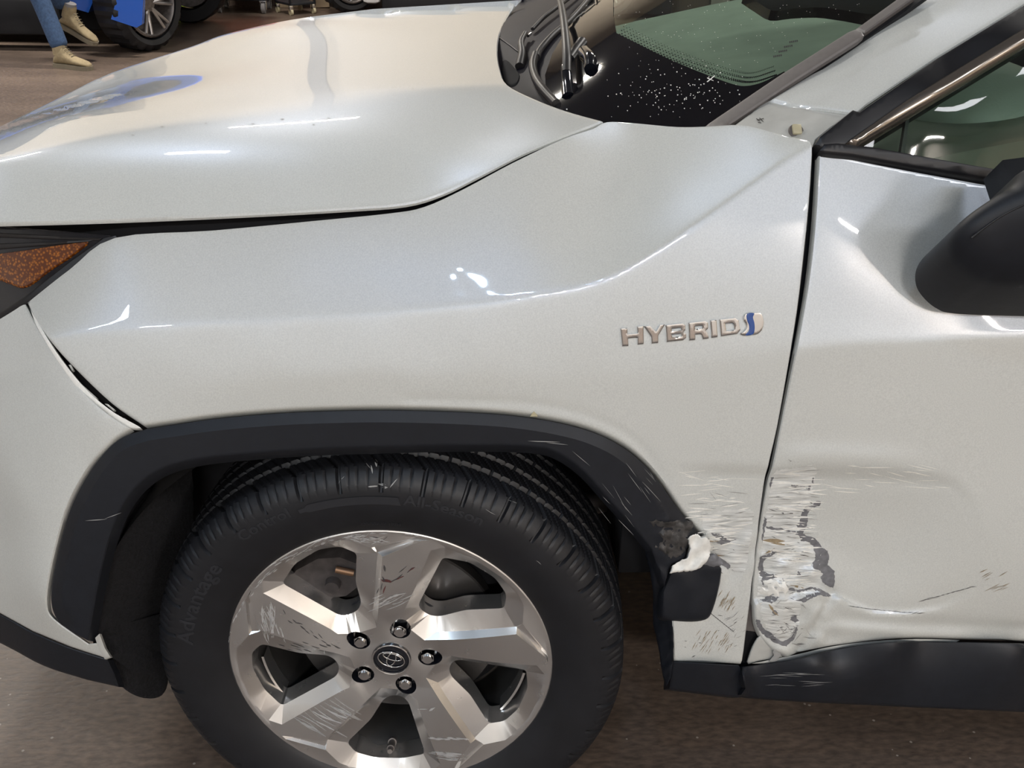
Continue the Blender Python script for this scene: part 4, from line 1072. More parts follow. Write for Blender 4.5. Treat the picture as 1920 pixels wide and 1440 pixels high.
panel('lamp_ridge', [(-200, 440), (0, 436), (190, 446), (186, 450), (0, 444), (-200, 450)], HLS.shifted(-.001), M['satin'], headlamp, step=9, roll=.001, thick=.002)
panel('lamp_ridge', [(-200, 462), (0, 456), (120, 452), (176, 449), (166, 452), (0, 466), (-200, 474)], HLS.shifted(-.001), M['satin'], headlamp, step=9, roll=.001, thick=.002)
# clips in the fender to bumper gap
for pg in ([(435, 1000), (470, 1030), (545, 1098), (540, 1116), (490, 1082), (440, 1030)], [(670, 1208), (700, 1212), (735, 1236), (730, 1256), (700, 1240), (665, 1222)], [(385, 912), (398, 910), (412, 940), (404, 946)], [(588, 1130), (606, 1132), (646, 1164), (638, 1172), (612, 1150)]):
    panel('gap_clip', [(x/3, 380+y/3) for x, y in pg], FPLAIN.shifted(-.010), M['paint_in'], CAR, step=3, roll=.0005, thick=.006, bstep=3, edge=(1,))
panel('bumper_edge_flange', cat([(54, 566), (75, 610), (104, 658), (140, 706), (176, 744), (216, 775), (256, 797), (262, 803), (235, 800), (200, 780), (160, 745), (128, 705), (94, 655), (66, 606)], 3, True), FPLAIN.shifted(-.004), M['scuff_white'], CAR, step=5, roll=.0005, thick=.01, bstep=5, edge=(1.2,))
# badge
def c5(l): return [(1120+x/4.364, 540+y/4.364) for x, y in l]
LET = [
 ([(190, 328), (248, 322), (250, 375), (330, 367), (326, 312), (380, 307), (383, 455), (330, 460), (330, 402), (254, 409), (258, 470), (205, 473)], []),
 ([(384, 309), (432, 303), (480, 352), (513, 297), (556, 294), (502, 388), (502, 446), (446, 451), (442, 396)], []),
 ([(562, 300), (700, 284), (722, 300), (724, 342), (708, 357), (728, 372), (730, 405), (706, 424), (570, 438)], [[(612, 331), (686, 322), (688, 342), (612, 350)], [(614, 380), (688, 372), (690, 392), (616, 401)]]),
 ([(748, 281), (882, 265), (908, 281), (910, 328), (890, 346), (908, 368), (916, 410), (866, 415), (852, 374), (804, 378), (806, 421), (754, 426)], [[(802, 312), (860, 304), (862, 326), (803, 334)]]),
 ([(926, 262), (978, 256), (988, 398), (936, 404)], []),
 ([(1002, 254), (1128, 240), (1160, 262), (1174, 340), (1150, 372), (1014, 392)], [[(1052, 291), (1108, 284), (1120, 298), (1124, 332), (1110, 344), (1058, 350)]]),
]
for pg, hs in LET:
    lab(panel('badge_letter', c5(pg), FPLAIN.shifted(.0045), M['chrome'], CAR, step=3, roll=.0016, thick=.005, bstep=2.2, edge=(1.3, 2.6), holes=[c5(h) for h in hs], sharp=50), 'chrome letter')
sh = cat(c5([(1203, 228), (1225, 206), (1320, 198), (1350, 215), (1366, 268), (1360, 322), (1336, 358), (1300, 377), (1210, 386), (1172, 372), (1205, 350), (1222, 318), (1216, 288), (1200, 258)]), 4, True)
lab(panel('badge_shield', sh, FPLAIN.shifted(.0045), M['chrome'], CAR, step=3, roll=.0018, thick=.005, bstep=2.2, edge=(1.3, 3)), 'chrome shield')
lab(panel('badge_wave', cat(c5([(1226, 209), (1284, 205), (1274, 238), (1286, 286), (1288, 335), (1274, 378), (1214, 384), (1240, 348), (1242, 304), (1226, 262)]), 3, True), FPLAIN.shifted(.0052), M['blue'], CAR, step=3, roll=.0004, thick=.002, bstep=2.2, edge=(1,)), 'blue enamel wave')
# ================================================================== damage: exposed primer, torn metal, scratches
def c6(l): return [(1160+x/2.88, 820+y/2.88) for x, y in l]
def jag(poly, amp, seed, step=3):
    P = resample(np.array(poly, float), step); r = np.random.RandomState(seed)
    return P+r.uniform(-amp, amp, P.shape)
CH = [
 ([(1115, 335), (1110, 355), (1080, 362), (1052, 382), (1045, 410), (1048, 440), (1035, 480), (1020, 508), (1042, 522), (1075, 528), (1112, 560), (1130, 590), (1156, 600), (1160, 640), (1150, 680), (1165, 700), (1183, 715), (1182, 770), (1172, 806), (1150, 800), (1115, 780), (1105, 750), (1125, 735), (1102, 712), (1065, 705), (1068, 672), (1085, 650), (1082, 610), (1078, 572), (1050, 555), (1010, 548), (1000, 520), (978, 510), (985, 497), (1003, 490), (985, 460), (1000, 445), (1008, 410), (1018, 378), (1030, 363), (1070, 350), (1090, 335)], DOOR),
 ([(782, 640), (815, 624), (860, 604), (884, 604), (842, 632), (810, 652), (802, 684), (808, 712), (832, 730), (872, 738), (866, 752), (836, 756), (806, 772), (798, 800), (788, 760), (776, 700)], DOOR),
 ([(900, 757), (915, 790), (930, 806), (985, 820), (1060, 800), (1112, 820), (1160, 850), (1142, 862), (1082, 852), (1032, 872), (1002, 892), (958, 880), (990, 874), (1020, 853), (1068, 838), (1100, 835), (1058, 815), (990, 833), (930, 822), (905, 795)], DOOR),
 ([(780, 870), (800, 858), (830, 850), (872, 862), (852, 878), (832, 896), (815, 888), (795, 880)], DOOR),
 ([(750, 980), (766, 985), (782, 1018), (812, 1040), (850, 1080), (886, 1104), (930, 1082), (948, 1045), (966, 1015), (968, 1040), (948, 1092), (905, 1128), (868, 1122), (828, 1092), (788, 1062), (758, 1020)], DOOR),
 ([(938, 965), (962, 960), (974, 992), (955, 1000), (928, 985)], DOOR),
 ([(830, 940), (848, 932), (864, 948), (845, 960)], DOOR),
 ([(836, 207), (848, 205), (835, 262), (826, 256)], DOOR), ([(1060, 205), (1068, 212), (1066, 240), (1056, 232)], DOOR),
 ([(1040, 246), (1056, 250), (1052, 280), (1038, 284)], DOOR), ([(945, 248), (1035, 258), (1036, 266), (1000, 260), (948, 254)], DOOR),
 ([(806, 420), (820, 430), (812, 470), (800, 540), (794, 556), (798, 480)], DOOR), ([(815, 468), (900, 480), (985, 495), (980, 502), (880, 490), (815, 478)], DOOR),
 ([(985, 715), (1000, 720), (996, 740), (984, 738)], DOOR), ([(896, 395), (916, 398), (908, 404)], DOOR), ([(912, 124), (935, 132), (925, 135)], DOOR),
 ([(468, 632), (520, 624), (552, 640), (592, 664), (612, 690), (600, 712), (562, 682), (520, 690), (482, 692), (462, 662), (420, 656), (412, 640), (440, 645)], FEND),
 ([(400, 620), (428, 628), (424, 640), (404, 634)], FEND), ([(500, 515), (540, 518), (575, 530), (600, 548), (645, 545), (590, 572), (560, 575), (530, 560), (560, 552), (520, 530)], FEND),
]
panel('scraped_area', jag([(1452, 884), (1480, 878), (1520, 874), (1534, 880), (1530, 905), (1528, 940), (1516, 960), (1508, 985), (1512, 1000), (1536, 1015), (1548, 1040), (1540, 1066), (1550, 1075), (1545, 1100), (1530, 1112), (1505, 1128), (1496, 1180), (1476, 1202), (1456, 1200), (1440, 1180), (1430, 1150), (1427, 1110), (1432, 1050), (1438, 1000), (1444, 950)], 2.2, 70), DOOR.shifted(.0004), M['scraped'], CAR, step=6, roll=0, thick=.0003, bstep=4)
panel('scraped_area', jag([(1318, 962), (1345, 958), (1380, 952), (1416, 955), (1410, 1000), (1404, 1050), (1396, 1075), (1370, 1068), (1345, 1050), (1330, 1030), (1330, 1004), (1320, 990)], 2.2, 71), FEND.shifted(.0004), M['scraped'], CAR, step=6, roll=0, thick=.0003, bstep=4)
for i, (pg, S) in enumerate(CH):
    panel('primer_patch' if S is DOOR else 'primer_patch', jag(c6(pg), 1.2, i), S.shifted(.0007), M['bare'], CAR, step=7, roll=0, thick=.0006, bstep=3)
# crumpled metal torn over the end of the cladding
torn_disp = lambda px: gnoise(px, 30, 21)*.004-.004
panel('torn_fender_metal', jag(c6([(276, 736), (292, 690), (330, 668), (368, 652), (385, 600), (374, 548), (398, 526), (428, 520), (442, 545), (470, 540), (486, 556), (500, 600), (490, 640), (470, 680), (440, 706), (400, 722), (350, 722), (310, 730)]), 1.0, 50), Surf([Lw], off=.020, disp=torn_disp), M['scuff_white'], CAR, step=4, roll=.002, thick=.006, bstep=3, edge=(2,))
panel('torn_fender_metal', jag(c6([(430, 640), (470, 640), (520, 632), (552, 650), (560, 690), (520, 700), (470, 700), (450, 680)]), 1.2, 51), Surf([Lw], off=.010, disp=torn_disp), M['bare'], CAR, step=4, roll=.001, thick=.004, bstep=3, edge=(2,))
panel('torn_door_skin', jag(c6([(795, 770), (850, 752), (905, 775), (930, 820), (900, 850), (860, 856), (800, 850), (770, 820)]), 1.0, 52), Surf(DOOR.tps, disp=lambda px: door_disp(px)+gnoise(px, 16, 30)*.0022-.0015), M['scuff_white'], CAR, step=4, roll=.001, thick=.002, bstep=3, edge=(2,))
panel('torn_door_skin', jag(c6([(835, 1150), (860, 1128), (895, 1140), (880, 1170), (850, 1215), (815, 1210), (838, 1180)]), 1.0, 53), DPL.shifted(.0), M['scuff_grey'], CAR, step=4, roll=.001, thick=.004, bstep=3, edge=(2,))
panel('scuffed_cladding', jag(c6([(165, 455), (200, 445), (260, 462), (330, 440), (405, 438), (420, 470), (380, 520), (372, 600), (330, 640), (290, 655), (240, 625), (210, 600), (190, 590), (240, 560), (215, 520), (240, 480), (195, 485)]), 1.5, 54), Surf([Lw], off=.0172, disp=lambda px: clad_disp(px)+gnoise(px, 16, 31)*.0012), simple('gouged plastic', (.045, .042, .040), .5, noise=.8, scale=90, bump=.8), CAR, step=5, roll=.001, thick=.001, bstep=3, edge=(2,))
def slivers(name, S, mat, lst, lift=.0009):
    """lst of (px, py, length, angle in degrees, half width): thin tapering marks on a surface"""
    V, F = [], []
    for x, y, L_, a, hw in lst:
        n = max(2, int(L_/12)); ca, sa = math.cos(math.radians(a)), math.sin(math.radians(a)); b0 = len(V)
        for k in range(n+1):
            t = k/n; wv = hw*max(.12, math.sin(math.pi*t)**.7); X = x+ca*L_*(t-.5); Y = y+sa*L_*(t-.5)
            V += [(X-sa*wv, Y+ca*wv), (X+sa*wv, Y-ca*wv)]
        for k in range(n): i = b0+2*k; F.append((i, i+1, i+3, i+2))
    P = S.shifted(lift).at(np.array(V))
    return lab(mk(name, P, F, mat, CAR, False), kind='stuff')
rs = np.random.RandomState(9)
def rnd(n, x0, x1, y0, y1, L0, L1, a0, a1, w0, w1, lean=0):
    o = []
    for _ in range(n):
        y = rs.uniform(y0, y1); x = rs.uniform(x0, x1)+lean*(y-y0)
        o.append((x, y, rs.uniform(L0, L1), rs.uniform(a0, a1), rs.uniform(w0, w1)))
    return o
def clip_r(lst, xmin_line=None, xmax_line=None):
    o = []
    for q in lst:
        lo = np.interp(q[1], [850, 950, 1050, 1110, 1240], [1456, 1441, 1428, 1424, 1440])
        if q[0]-q[2]/2*abs(math.cos(math.radians(q[3]))) > lo: o.append(q)
    return o
slivers('scratch_marks', DOOR, M['scuff_white'], clip_r(rnd(90, 1450, 1545, 880, 1100, 14, 60, -6, 8, .5, 1.8, -.1)+rnd(20, 1560, 1780, 870, 920, 20, 70, 0, 14, .4, .9)))
slivers('scratch_marks', DOOR, M['scuff_grey'], clip_r(rnd(70, 1450, 1540, 880, 1110, 10, 45, -8, 10, .35, 1.0, -.1)+rnd(25, 1445, 1520, 1110, 1210, 8, 26, -60, 60, .4, 1.2)))
slivers('scratch_marks', DOOR, M['scuff_dark'], clip_r(rnd(34, 1450, 1540, 900, 1210, 5, 22, -20, 30, .3, .8, -.08))+[(1600+i*9, 1150-abs(i-14)*.9-(i*1.6 if i > 14 else 0), rs.uniform(8, 22), -rs.uniform(0, 20)*(1 if i > 10 else -1), .6) for i in range(0, 26)])
slivers('scratch_marks', DOOR, M['scuff_brown'], [(1458, 1010, 42, 2, 4), (1470, 1016, 36, 4, 3), (1450, 1030, 20, -30, 2), (1500, 1098, 30, 10, 2.0), (1448, 1140, 18, 60, 2.5), (1455, 1150, 14, 40, 1.5)]+rnd(14, 1840, 1885, 1070, 1110, 10, 26, -32, -22, .3, .7))
slivers('scratch_marks', FEND, M['scuff_white'], rnd(46, 1300, 1405, 930, 1030, 12, 50, -14, 12, .5, 1.8)+rnd(16, 1290, 1420, 880, 930, 20, 60, -10, 18, .4, 1.0))
slivers('scratch_marks', FEND, M['scuff_grey'], rnd(40, 1300, 1405, 940, 1040, 8, 40, -14, 12, .35, .9)+rnd(14, 1340, 1400, 1150, 1230, 8, 20, -60, -20, .3, .7)+[(1385, 922, 40, 6, .8), (1350, 925, 30, 14, .6), (1340, 930, 26, 50, .5)])
slivers('scratch_marks', FEND, M['scuff_brown'], rnd(40, 1300, 1372, 1185, 1225, 8, 18, -65, -50, .3, .7)+rnd(26, 1350, 1378, 1112, 1142, 8, 18, -70, -50, .3, .7)+rnd(8, 1290, 1400, 1000, 1060, 14, 34, -10, 20, .8, 2.0))
slivers('scratch_marks', FEND, M['scuff_dark'], rnd(26, 1270, 1385, 1020, 1232, 3, 12, -40, 60, .3, .7)+[(1330+i*4, 1148+i*3.2, 8, 38, .7) for i in range(12)])
slivers('scratch_marks', Surf([Lw], off=.0165, disp=clad_disp), M['scuff_grey'], rnd(16, 1130, 1230, 880, 990, 14, 60, 45, 62, .2, .5)+[(180, 975, 40, -4, .7), (212, 967, 34, -20, .6), (1020, 828, 60, 2, .8), (1045, 832, 40, 6, .6), (1090, 860, 44, 40, .4)])
slivers('scratch_marks', Surf([CKS]), M['scuff_grey'], rnd(14, 1410, 1540, 1262, 1290, 20, 60, -4, 4, .2, .4))
panel('chip_mark', jag([(996, 777), (1001, 771), (1006, 776), (1008, 781), (994, 781)], .5, 3), FPLAIN.shifted(.001), M['clip'], CAR, step=4, roll=0, thick=.001, bstep=3)
# dirt specks along the hood side
slivers('dirt_specks', HOOD, M['scuff_grey'], [(304, 237, 7, 0, .8), (386, 231, 6, 0, .7), (474, 232, 8, 0, .8), (529, 223, 9, 0, .8), (588, 233, 6, 0, .8), (616, 221, 6, 0, .7), (249, 253, 8, 0, .7)])
# --- scuffs on the alloy wheel, laid on its faces
from mathutils.bvhtree import BVHTree
me = wheel.data; bvh = BVHTree.FromPolygons([v.co.copy() for v in me.vertices], [tuple(p.vertices) for p in me.polygons])
tyo = bpy.data.objects['tyre'].data; bvt = BVHTree.FromPolygons([v.co.copy() for v in tyo.vertices], [tuple(p.vertices) for p in tyo.polygons])
def on_mesh(name, mat, lst, tree=bvh, parent=None, lift=.0005):
    V, F = [], []; C0 = Vector(CP)
    for x, y, L_, a, hw in lst:
        n = max(2, int(L_/4)); ca, sa = math.cos(math.radians(a)), math.sin(math.radians(a)); prev = None
        bend = rs.uniform(-.06, .06)*L_
        for k in range(n+1):
            t = k/n; wv = hw*max(.15, math.sin(math.pi*t)**.6)*rs.uniform(.6, 1.2); off = bend*math.sin(math.pi*t)
            X = x+ca*L_*(t-.5)-sa*off; Y = y+sa*L_*(t-.5)+ca*off; row = []
            for s in (1, -1):
                d = Vector(rays([(X-s*sa*wv, Y+s*ca*wv)])[0]).normalized(); h = tree.ray_cast(C0, d)
                row.append(None if h[0] is None else h[0]-d*lift)
            if prev and all(prev) and all(row) and (prev[0]-row[0]).length < .014 and (prev[0]-prev[1]).length < .012 and (row[0]-row[1]).length < .012:
                b0 = len(V); V += [prev[0], prev[1], row[1], row[0]]; F.append((b0, b0+1, b0+2, b0+3))
            prev = row
    return lab(mk(name, V, F, mat, parent or wheel, False), kind='stuff')
A_ = lambda l: [(380+x/2.743, 980+y/2.743, L_, a, w_) for x, y, L_, a, w_ in l]
S_ = []
for i in range(9): S_.append((345+i*10-4*(i % 3), 480+i*14, rs.uniform(40, 62)/2, rs.uniform(60, 80), .8))
S_ = A_([(q[0], q[1], q[2], q[3], q[4]) for q in S_])
S_ += A_([(330+rs.uniform(-25, 45), 440+rs.uniform(-20, 150), rs.uniform(10, 34), rs.uniform(60, 100), rs.uniform(.5, 1.3)) for _ in range(30)])
S_ += A_([(940+rs.uniform(-50, 120), 400-rs.uniform(-30, 30), rs.uniform(20, 50), rs.uniform(-30, -18), rs.uniform(.4, 1.0)) for _ in range(9)])+A_([(985, 385, 46, -20, 1.8), (915, 415, 26, -24, 1.6)])
S_ += A_([(540+i*26, 1040-i*12, 60, 32, rs.uniform(.5, 1.0)) for i in range(9)])+A_([(700+i*8, 960+i*4, 40, 24, .9) for i in range(10)])+A_([(520+i*9, 1030+i*6, 50, 30, .5) for i in range(8)])+A_([(640, 1000, 60, 22, 1.8), (700, 985, 50, 22, 1.8), (660, 1060, 70, 28, 1.5)])
S_ += A_([(1180+i*24, 1110+3*(i % 2), 16, 8, 1.8) for i in range(8)])+A_([(1240+rs.uniform(-40, 60), 1195+rs.uniform(-18, 22), 34, 6, rs.uniform(.5, 1.6)) for _ in range(14)])+A_([(1180, 960, 12, -30, 2), (1130, 960, 18, 0, 1)])
S_ += A_([(800+rs.uniform(-60, 160), 80+rs.uniform(-12, 22), rs.uniform(10, 34), rs.uniform(-30, 20), rs.uniform(.3, .8)) for _ in range(26)])
S_ += A_([(360+i*28, 220-i*14+rs.uniform(-8, 8), 16, -30, rs.uniform(.5, 1.1)) for i in range(12)])+A_([(630+rs.uniform(-6, 6), 680+rs.uniform(-16, 20), 14, 75, 1) for _ in range(6)])
# lip of the rim
for k in range(150):
    a = math.radians(rs.choice([rs.uniform(60, 200), rs.uniform(200, 262)])); q = np.array([731+306*math.cos(a), 1236-238*math.sin(a)])
    S_.append((q[0]+rs.uniform(-3, 2), q[1]+rs.uniform(-2, 4), rs.uniform(5, 16), -math.degrees(math.atan2(238*math.cos(a), 306*math.sin(a)))*-1*(-1) if False else math.degrees(math.atan2(-238*math.cos(a), -306*math.sin(a)))*1.0, rs.uniform(.4, 1.2)))
on_mesh('wheel_scratches', M['scuff_silver'], S_)
D_ = A_([(935, 235, 12, 80, 3), (930, 290, 10, 60, 2), (940, 300, 12, 20, 2.4), (920, 330, 14, 100, 1.2), (1010, 280, 18, -40, 1.2), (980, 300, 16, -30, 1), (1065, 245, 14, -45, 1), (900, 350, 12, 110, .8), (1030, 240, 20, -40, .8)])
D_ += A_([(450+i*22, 500+i*13+rs.uniform(-8, 14), rs.uniform(8, 20), rs.uniform(10, 50), rs.uniform(.4, 1.3)) for i in range(12)])+A_([(330+rs.uniform(0, 320), 610+rs.uniform(0, 90), rs.uniform(8, 22), 18, rs.uniform(.4, 1.2)) for _ in range(18)])+A_([(640, 700, 16, 90, 1.6), (930, 90, 20, -40, .6), (880, 75, 24, 10, .5), (420, 460, 10, 60, .8)])
on_mesh('wheel_scuffs', M['scuff_dark'], D_)
on_mesh('wheel_scuffs', M['scuff_red'], A_([(950, 300, 18, 15, 2.0), (935, 345, 16, 110, 1.2), (1075, 240, 14, -30, 1.4), (1015, 285, 16, -25, 1.2), (925, 300, 8, 40, 1.6)]))
on_mesh('tyre_scuffs', M['scuff_grey'], [(697, 880, 16, 80, 1.2), (705, 868, 14, 82, 3.0), (716, 908, 14, 6, 2.4), (700, 912, 20, -4, 2.0), (738, 906, 22, -50, 1.0), (722, 914, 10, 0, 2.4), (690, 872, 18, 50, .6), (640, 900, 20, -50, .4), (1010, 1055, 12, 40, .6), (920, 960, 22, 30, .4), (960, 940, 20, 20, .4)], bvt, wheel)
# ================================================================== background: blue off-roader, seated man, tool cart, trolley, hose
JX, JY = -2.36, 7.62
jeep = empty('off_road_car', (JX-1.2, JY+.8, 0), 'bright blue off-road car with chunky black tyres and an open door', 'car')
def jb(name, lo, hi, mat, bev=.03):
    bm = bmesh.new(); bm_box(bm, [(a+b)/2 for a, b in zip(lo, hi)], [b-a for a, b in zip(lo, hi)], bev); return bmobj(name, bm, mat, jeep, True, 40)
def small_wheel(parent, c, yaw, R=.40, rimr=.225, wdt=.26, name='tyre'):
    """c centre of the wheel; yaw turns its outer face; local outward = -y"""
    Mx = Matrix.Translation(c) @ Matrix.Rotation(yaw, 4, 'Z')
    bm = bmesh.new(); n = 72; prof = [(rimr, -.02), (rimr+.03, -wdt*.36-.04), (R*.86, -wdt/2-.02), (R*.955, -wdt/2+.005), (R, -wdt*.40), (R, wdt*.40), (R*.95, wdt/2), (rimr, wdt/2)]
    rows = []
    for j, (r, y) in enumerate(prof):
        row = []
        for k in range(n):
            rr = r-(.018 if (3 <= j <= 5 and k % 3 == 0) else 0); a = 2*math.pi*k/n; row.append(bm.verts.new((rr*math.cos(a), y, rr*math.sin(a))))
        rows.append(row)
    for a_, b_ in zip(rows[:-1], rows[1:]):
        for k in range(n): bm.faces.new((a_[k], a_[(k+1) % n], b_[(k+1) % n], b_[k]))
    t = bmobj(name, bm, M['rubber'], parent, True, 30, M=Mx)
    bm = bmesh.new(); y0 = -wdt*.36
    rows = []
    for r, y in ((rimr+.012, y0-.04), (rimr-.002, y0-.05), (rimr-.018, y0-.03), (rimr-.03, y0+.08), (rimr-.03, .05)):
        rows.append([bm.verts.new((r*math.cos(2*math.pi*k/48), y, r*math.sin(2*math.pi*k/48))) for k in range(48)])
    for a_, b_ in zip(rows[:-1], rows[1:]):
        for k in range(48): bm.faces.new((a_[k], a_[(k+1) % 48], b_[(k+1) % 48], b_[k]))
    bm_cyl(bm, (0, y0-.02, 0), (0, y0+.02, 0), .065, .075, 24)
    bm_cyl(bm, (0, .049, 0), (0, .051, 0), rimr-.02, seg=32)
    rim = bmobj('rim', bm, M['steel'], t, True, 40, M=Mx)
    for k in range(7):
        bm = bmesh.new(); a = 2*math.pi*k/7
        for da in (-.13, .13):
            p = Vector((math.cos(a)*.05, y0-.005, math.sin(a)*.05)); q = Vector((math.cos(a+da)*(rimr-.012), y0-.035, math.sin(a+da)*(rimr-.012)))
            bm_cyl(bm, p, q, .016, .013, 8)
        bmobj('spoke', bm, simple('grey alloy', (.45, .43, .42), .3, .8) if 'grey alloy' not in bpy.data.materials else bpy.data.materials['grey alloy'], t, True, 40, M=Mx)
    return t
small_wheel(jeep, (-2.40, 7.66, .37), math.radians(60), .37, .25, .25)
small_wheel(jeep, (JX-2.9, JY+.1, .37), 0, .37, .25, .25)
jb('sill', (JX-2.35, JY-.02, .42), (JX-.52, JY+.12, .58), M['jeep'])
jb('front_fender_rear_corner', (JX-.60, JY-.06, .42), (JX-.36, JY+.2, .95), M['jeep'], .05)
# blue fender flare piece seen just left of the wheel
bm = bmesh.new(); pr = [(-.62, .36), (-.40, .30), (-.33, .42), (-.36, .70), (-.20, .92), (.25, .94), (.45, .80), (.52, .95), (.45, 1.08), (-.62, 1.08)]
a = [bm.verts.new((JX+x, JY-.10, z)) for x, z in pr]; b = [bm.verts.new((JX+x, JY+.12, z)) for x, z in pr]
bm.faces.new(a); bm.faces.new(b)
for i in range(len(pr)): bm.faces.new((a[i], b[i], b[(i+1) % len(pr)], a[(i+1) % len(pr)]))
bmobj('front_fender', bm, M['jeep'], jeep)
jb('hood_block', (JX-.6, JY+.1, .9), (JX+.62, JY+1.7, 1.12), M['jeep'])
jb('front_bumper', (JX+.55, JY+.1, .5), (JX+.75, JY+1.7, .72), M['black'])
jb('body_side', (JX-3.5, JY, .48), (JX-2.0, JY+.1, 1.1), M['jeep'])
jb('cabin', (JX-3.4, JY+.15, 1.1), (JX-.7, JY+1.6, 1.8), M['dark_glass'], .08)
jb('cabin_interior', (JX-2.0, JY+.35, .55), (JX-.6, JY+1.6, 1.1), M['black_rough'])
jb('chassis_shade_fill', (JX-3.2, JY+.3, .10), (JX-.3, JY+1.5, .50), M['black_rough'])  # chassis carried low in matte black to fill in the shade beneath
jb('open_door', (JX-2.1, JY-.85, .36), (JX-2.02, JY, 1.12), M['jeep'])
jb('under_sill_shade', (JX-2.2, JY-.10, .12), (JX-.62, JY+.06, .40), M['black_rough'])  # matte black block standing in for the shade below the sill
Vc = [atY(x, y, 7.30) for x, y in ((208, 36), (256, 52), (266, 46), (269, -14), (222, -14))]; nV = len(Vc)
Vc += [q+np.array([0, .07, 0]) for q in Vc]
mk('fender_lower_corner', Vc, [tuple(range(nV)), tuple(range(2*nV-1, nV-1, -1))]+[(i, (i+1) % nV, nV+(i+1) % nV, nV+i) for i in range(nV)], M['jeep'], jeep, False)
jb('rear_door_panel', (JX-2.3, JY-.30, .22), (JX-1.72, JY-.20, 1.1), M['jeep'])
# far tyre
small_wheel(jeep, (JX, JY+1.6, .37), math.radians(180), .37, .25, .25)
# --- seated man: body, jeans, boots
def skin_body(name, chain, mat, parent, sub=2):
    """chain: list of (points with radius, connect index)"""
    V, E, R = [], [], []
    for pts in chain:
        prev = None
        for p in pts:
            if isinstance(p, int): prev = p; continue
            V.append(p[:3]); R.append(p[3]); i = len(V)-1
            if prev is not None: E.append((prev, i))
            prev = i
    me = bpy.data.meshes.new(name); me.from_pydata(V, E, []); o = bpy.data.objects.new(name, me); COL.objects.link(o)
    md = o.modifiers.new('skin', 'SKIN'); md.use_smooth_shade = True
    for i, r in enumerate(R): me.skin_vertices[0].data[i].radius = (r, r)
    me.skin_vertices[0].data[0].use_root = True
    s = o.modifiers.new('sub', 'SUBSURF'); s.levels = sub; s.render_levels = sub
    me.materials.append(mat); WM[o.name] = Matrix.Identity(4); setparent(o, parent); return o
fx, fy = -2.70, 6.80
person = empty('person', (-2.95, 7.2, 0), 'person seated in the blue car doorway in blue jeans and tan lace-up boots', 'person')
hipL, hipR = Vector((-3.22, 7.52, .86)), Vector((-3.00, 7.60, .86))
skin_body('body', [
  [(-3.12, 7.56, .90, .15), (-3.13, 7.52, 1.06, .14), (-3.14, 7.46, 1.24, .17), (-3.14, 7.43, 1.36, .13), (-3.14, 7.40, 1.43, .06), (-3.14, 7.37, 1.50, .065), (-3.14, 7.35, 1.58, .098), (-3.14, 7.35, 1.66, .085)],
  [3, (-3.32, 7.42, 1.34, .07), (-3.40, 7.30, 1.10, .052), (-3.26, 7.08, 1.02, .042), (-3.20, 7.00, 1.02, .032)],
  [3, (-2.96, 7.44, 1.34, .07), (-2.86, 7.34, 1.10, .052), (-2.94, 7.10, 1.02, .042), (-2.98, 7.02, 1.02, .032)]], M['shirt'], person)
jeans = skin_body('jeans', [
  [(-3.12, 7.56, .88, .15), (-3.20, 7.42, .86, .105), (-3.02, 7.02, .80, .088), (-2.98, 6.98, .70, .078), (-2.88, 6.93, .40, .072), (-2.80, 6.87, .17, .070), (-2.79, 6.865, .135, .066)],
  [0, (-3.02, 7.46, .86, .105), (-2.82, 7.10, .80, .088), (-2.80, 7.09, .70, .080), (-2.84, 7.18, .48, .076), (-2.86, 7.22, .36, .074)]], M['denim'], person)
for hx, hy, hz, s in ((-3.20, 7.00, 1.02, -1), (-2.98, 7.02, 1.02, 1)):
    h = skin_body('hand', [[(hx, hy, hz, .028), (hx+.01*s, hy-.07, hz-.005, .032)]]+[[1, (hx+.01*s+dx, hy-.115, hz-.01, .0095), (hx+.01*s+dx*1.2, hy-.150-l, hz-.02, .0085), (hx+.01*s+dx*1.2, hy-.165-l, hz-.04, .0075)] for dx, l in ((-.028, 0), (-.010, .012), (.010, .008), (.026, -.006))]+[[0, (hx-.035*s, hy-.04, hz, .011), (hx-.05*s, hy-.08, hz-.01, .009)]], M['skin'], person, 1)
bm = bmesh.new(); bmesh.ops.create_uvsphere(bm, u_segments=20, v_segments=12, radius=1); bmesh.ops.scale(bm, vec=(.085, .10, .12), verts=bm.verts); bmesh.ops.translate(bm, vec=(-3.14, 7.34, 1.62), verts=bm.verts)
for v in bm.verts:
    if abs(v.co.x+3.14) < .02 and v.co.y < 7.27 and abs(v.co.z-1.61) < .03: v.co.y -= .025
head = bmobj('head', bm, M['skin'], person, True)
bm = bmesh.new(); bmesh.ops.create_uvsphere(bm, u_segments=20, v_segments=12, radius=1); bmesh.ops.scale(bm, vec=(.092, .105, .10), verts=bm.verts); bmesh.ops.translate(bm, vec=(-3.14, 7.365, 1.66), verts=bm.verts); bmobj('hair', bm, M['hair'], person, True)
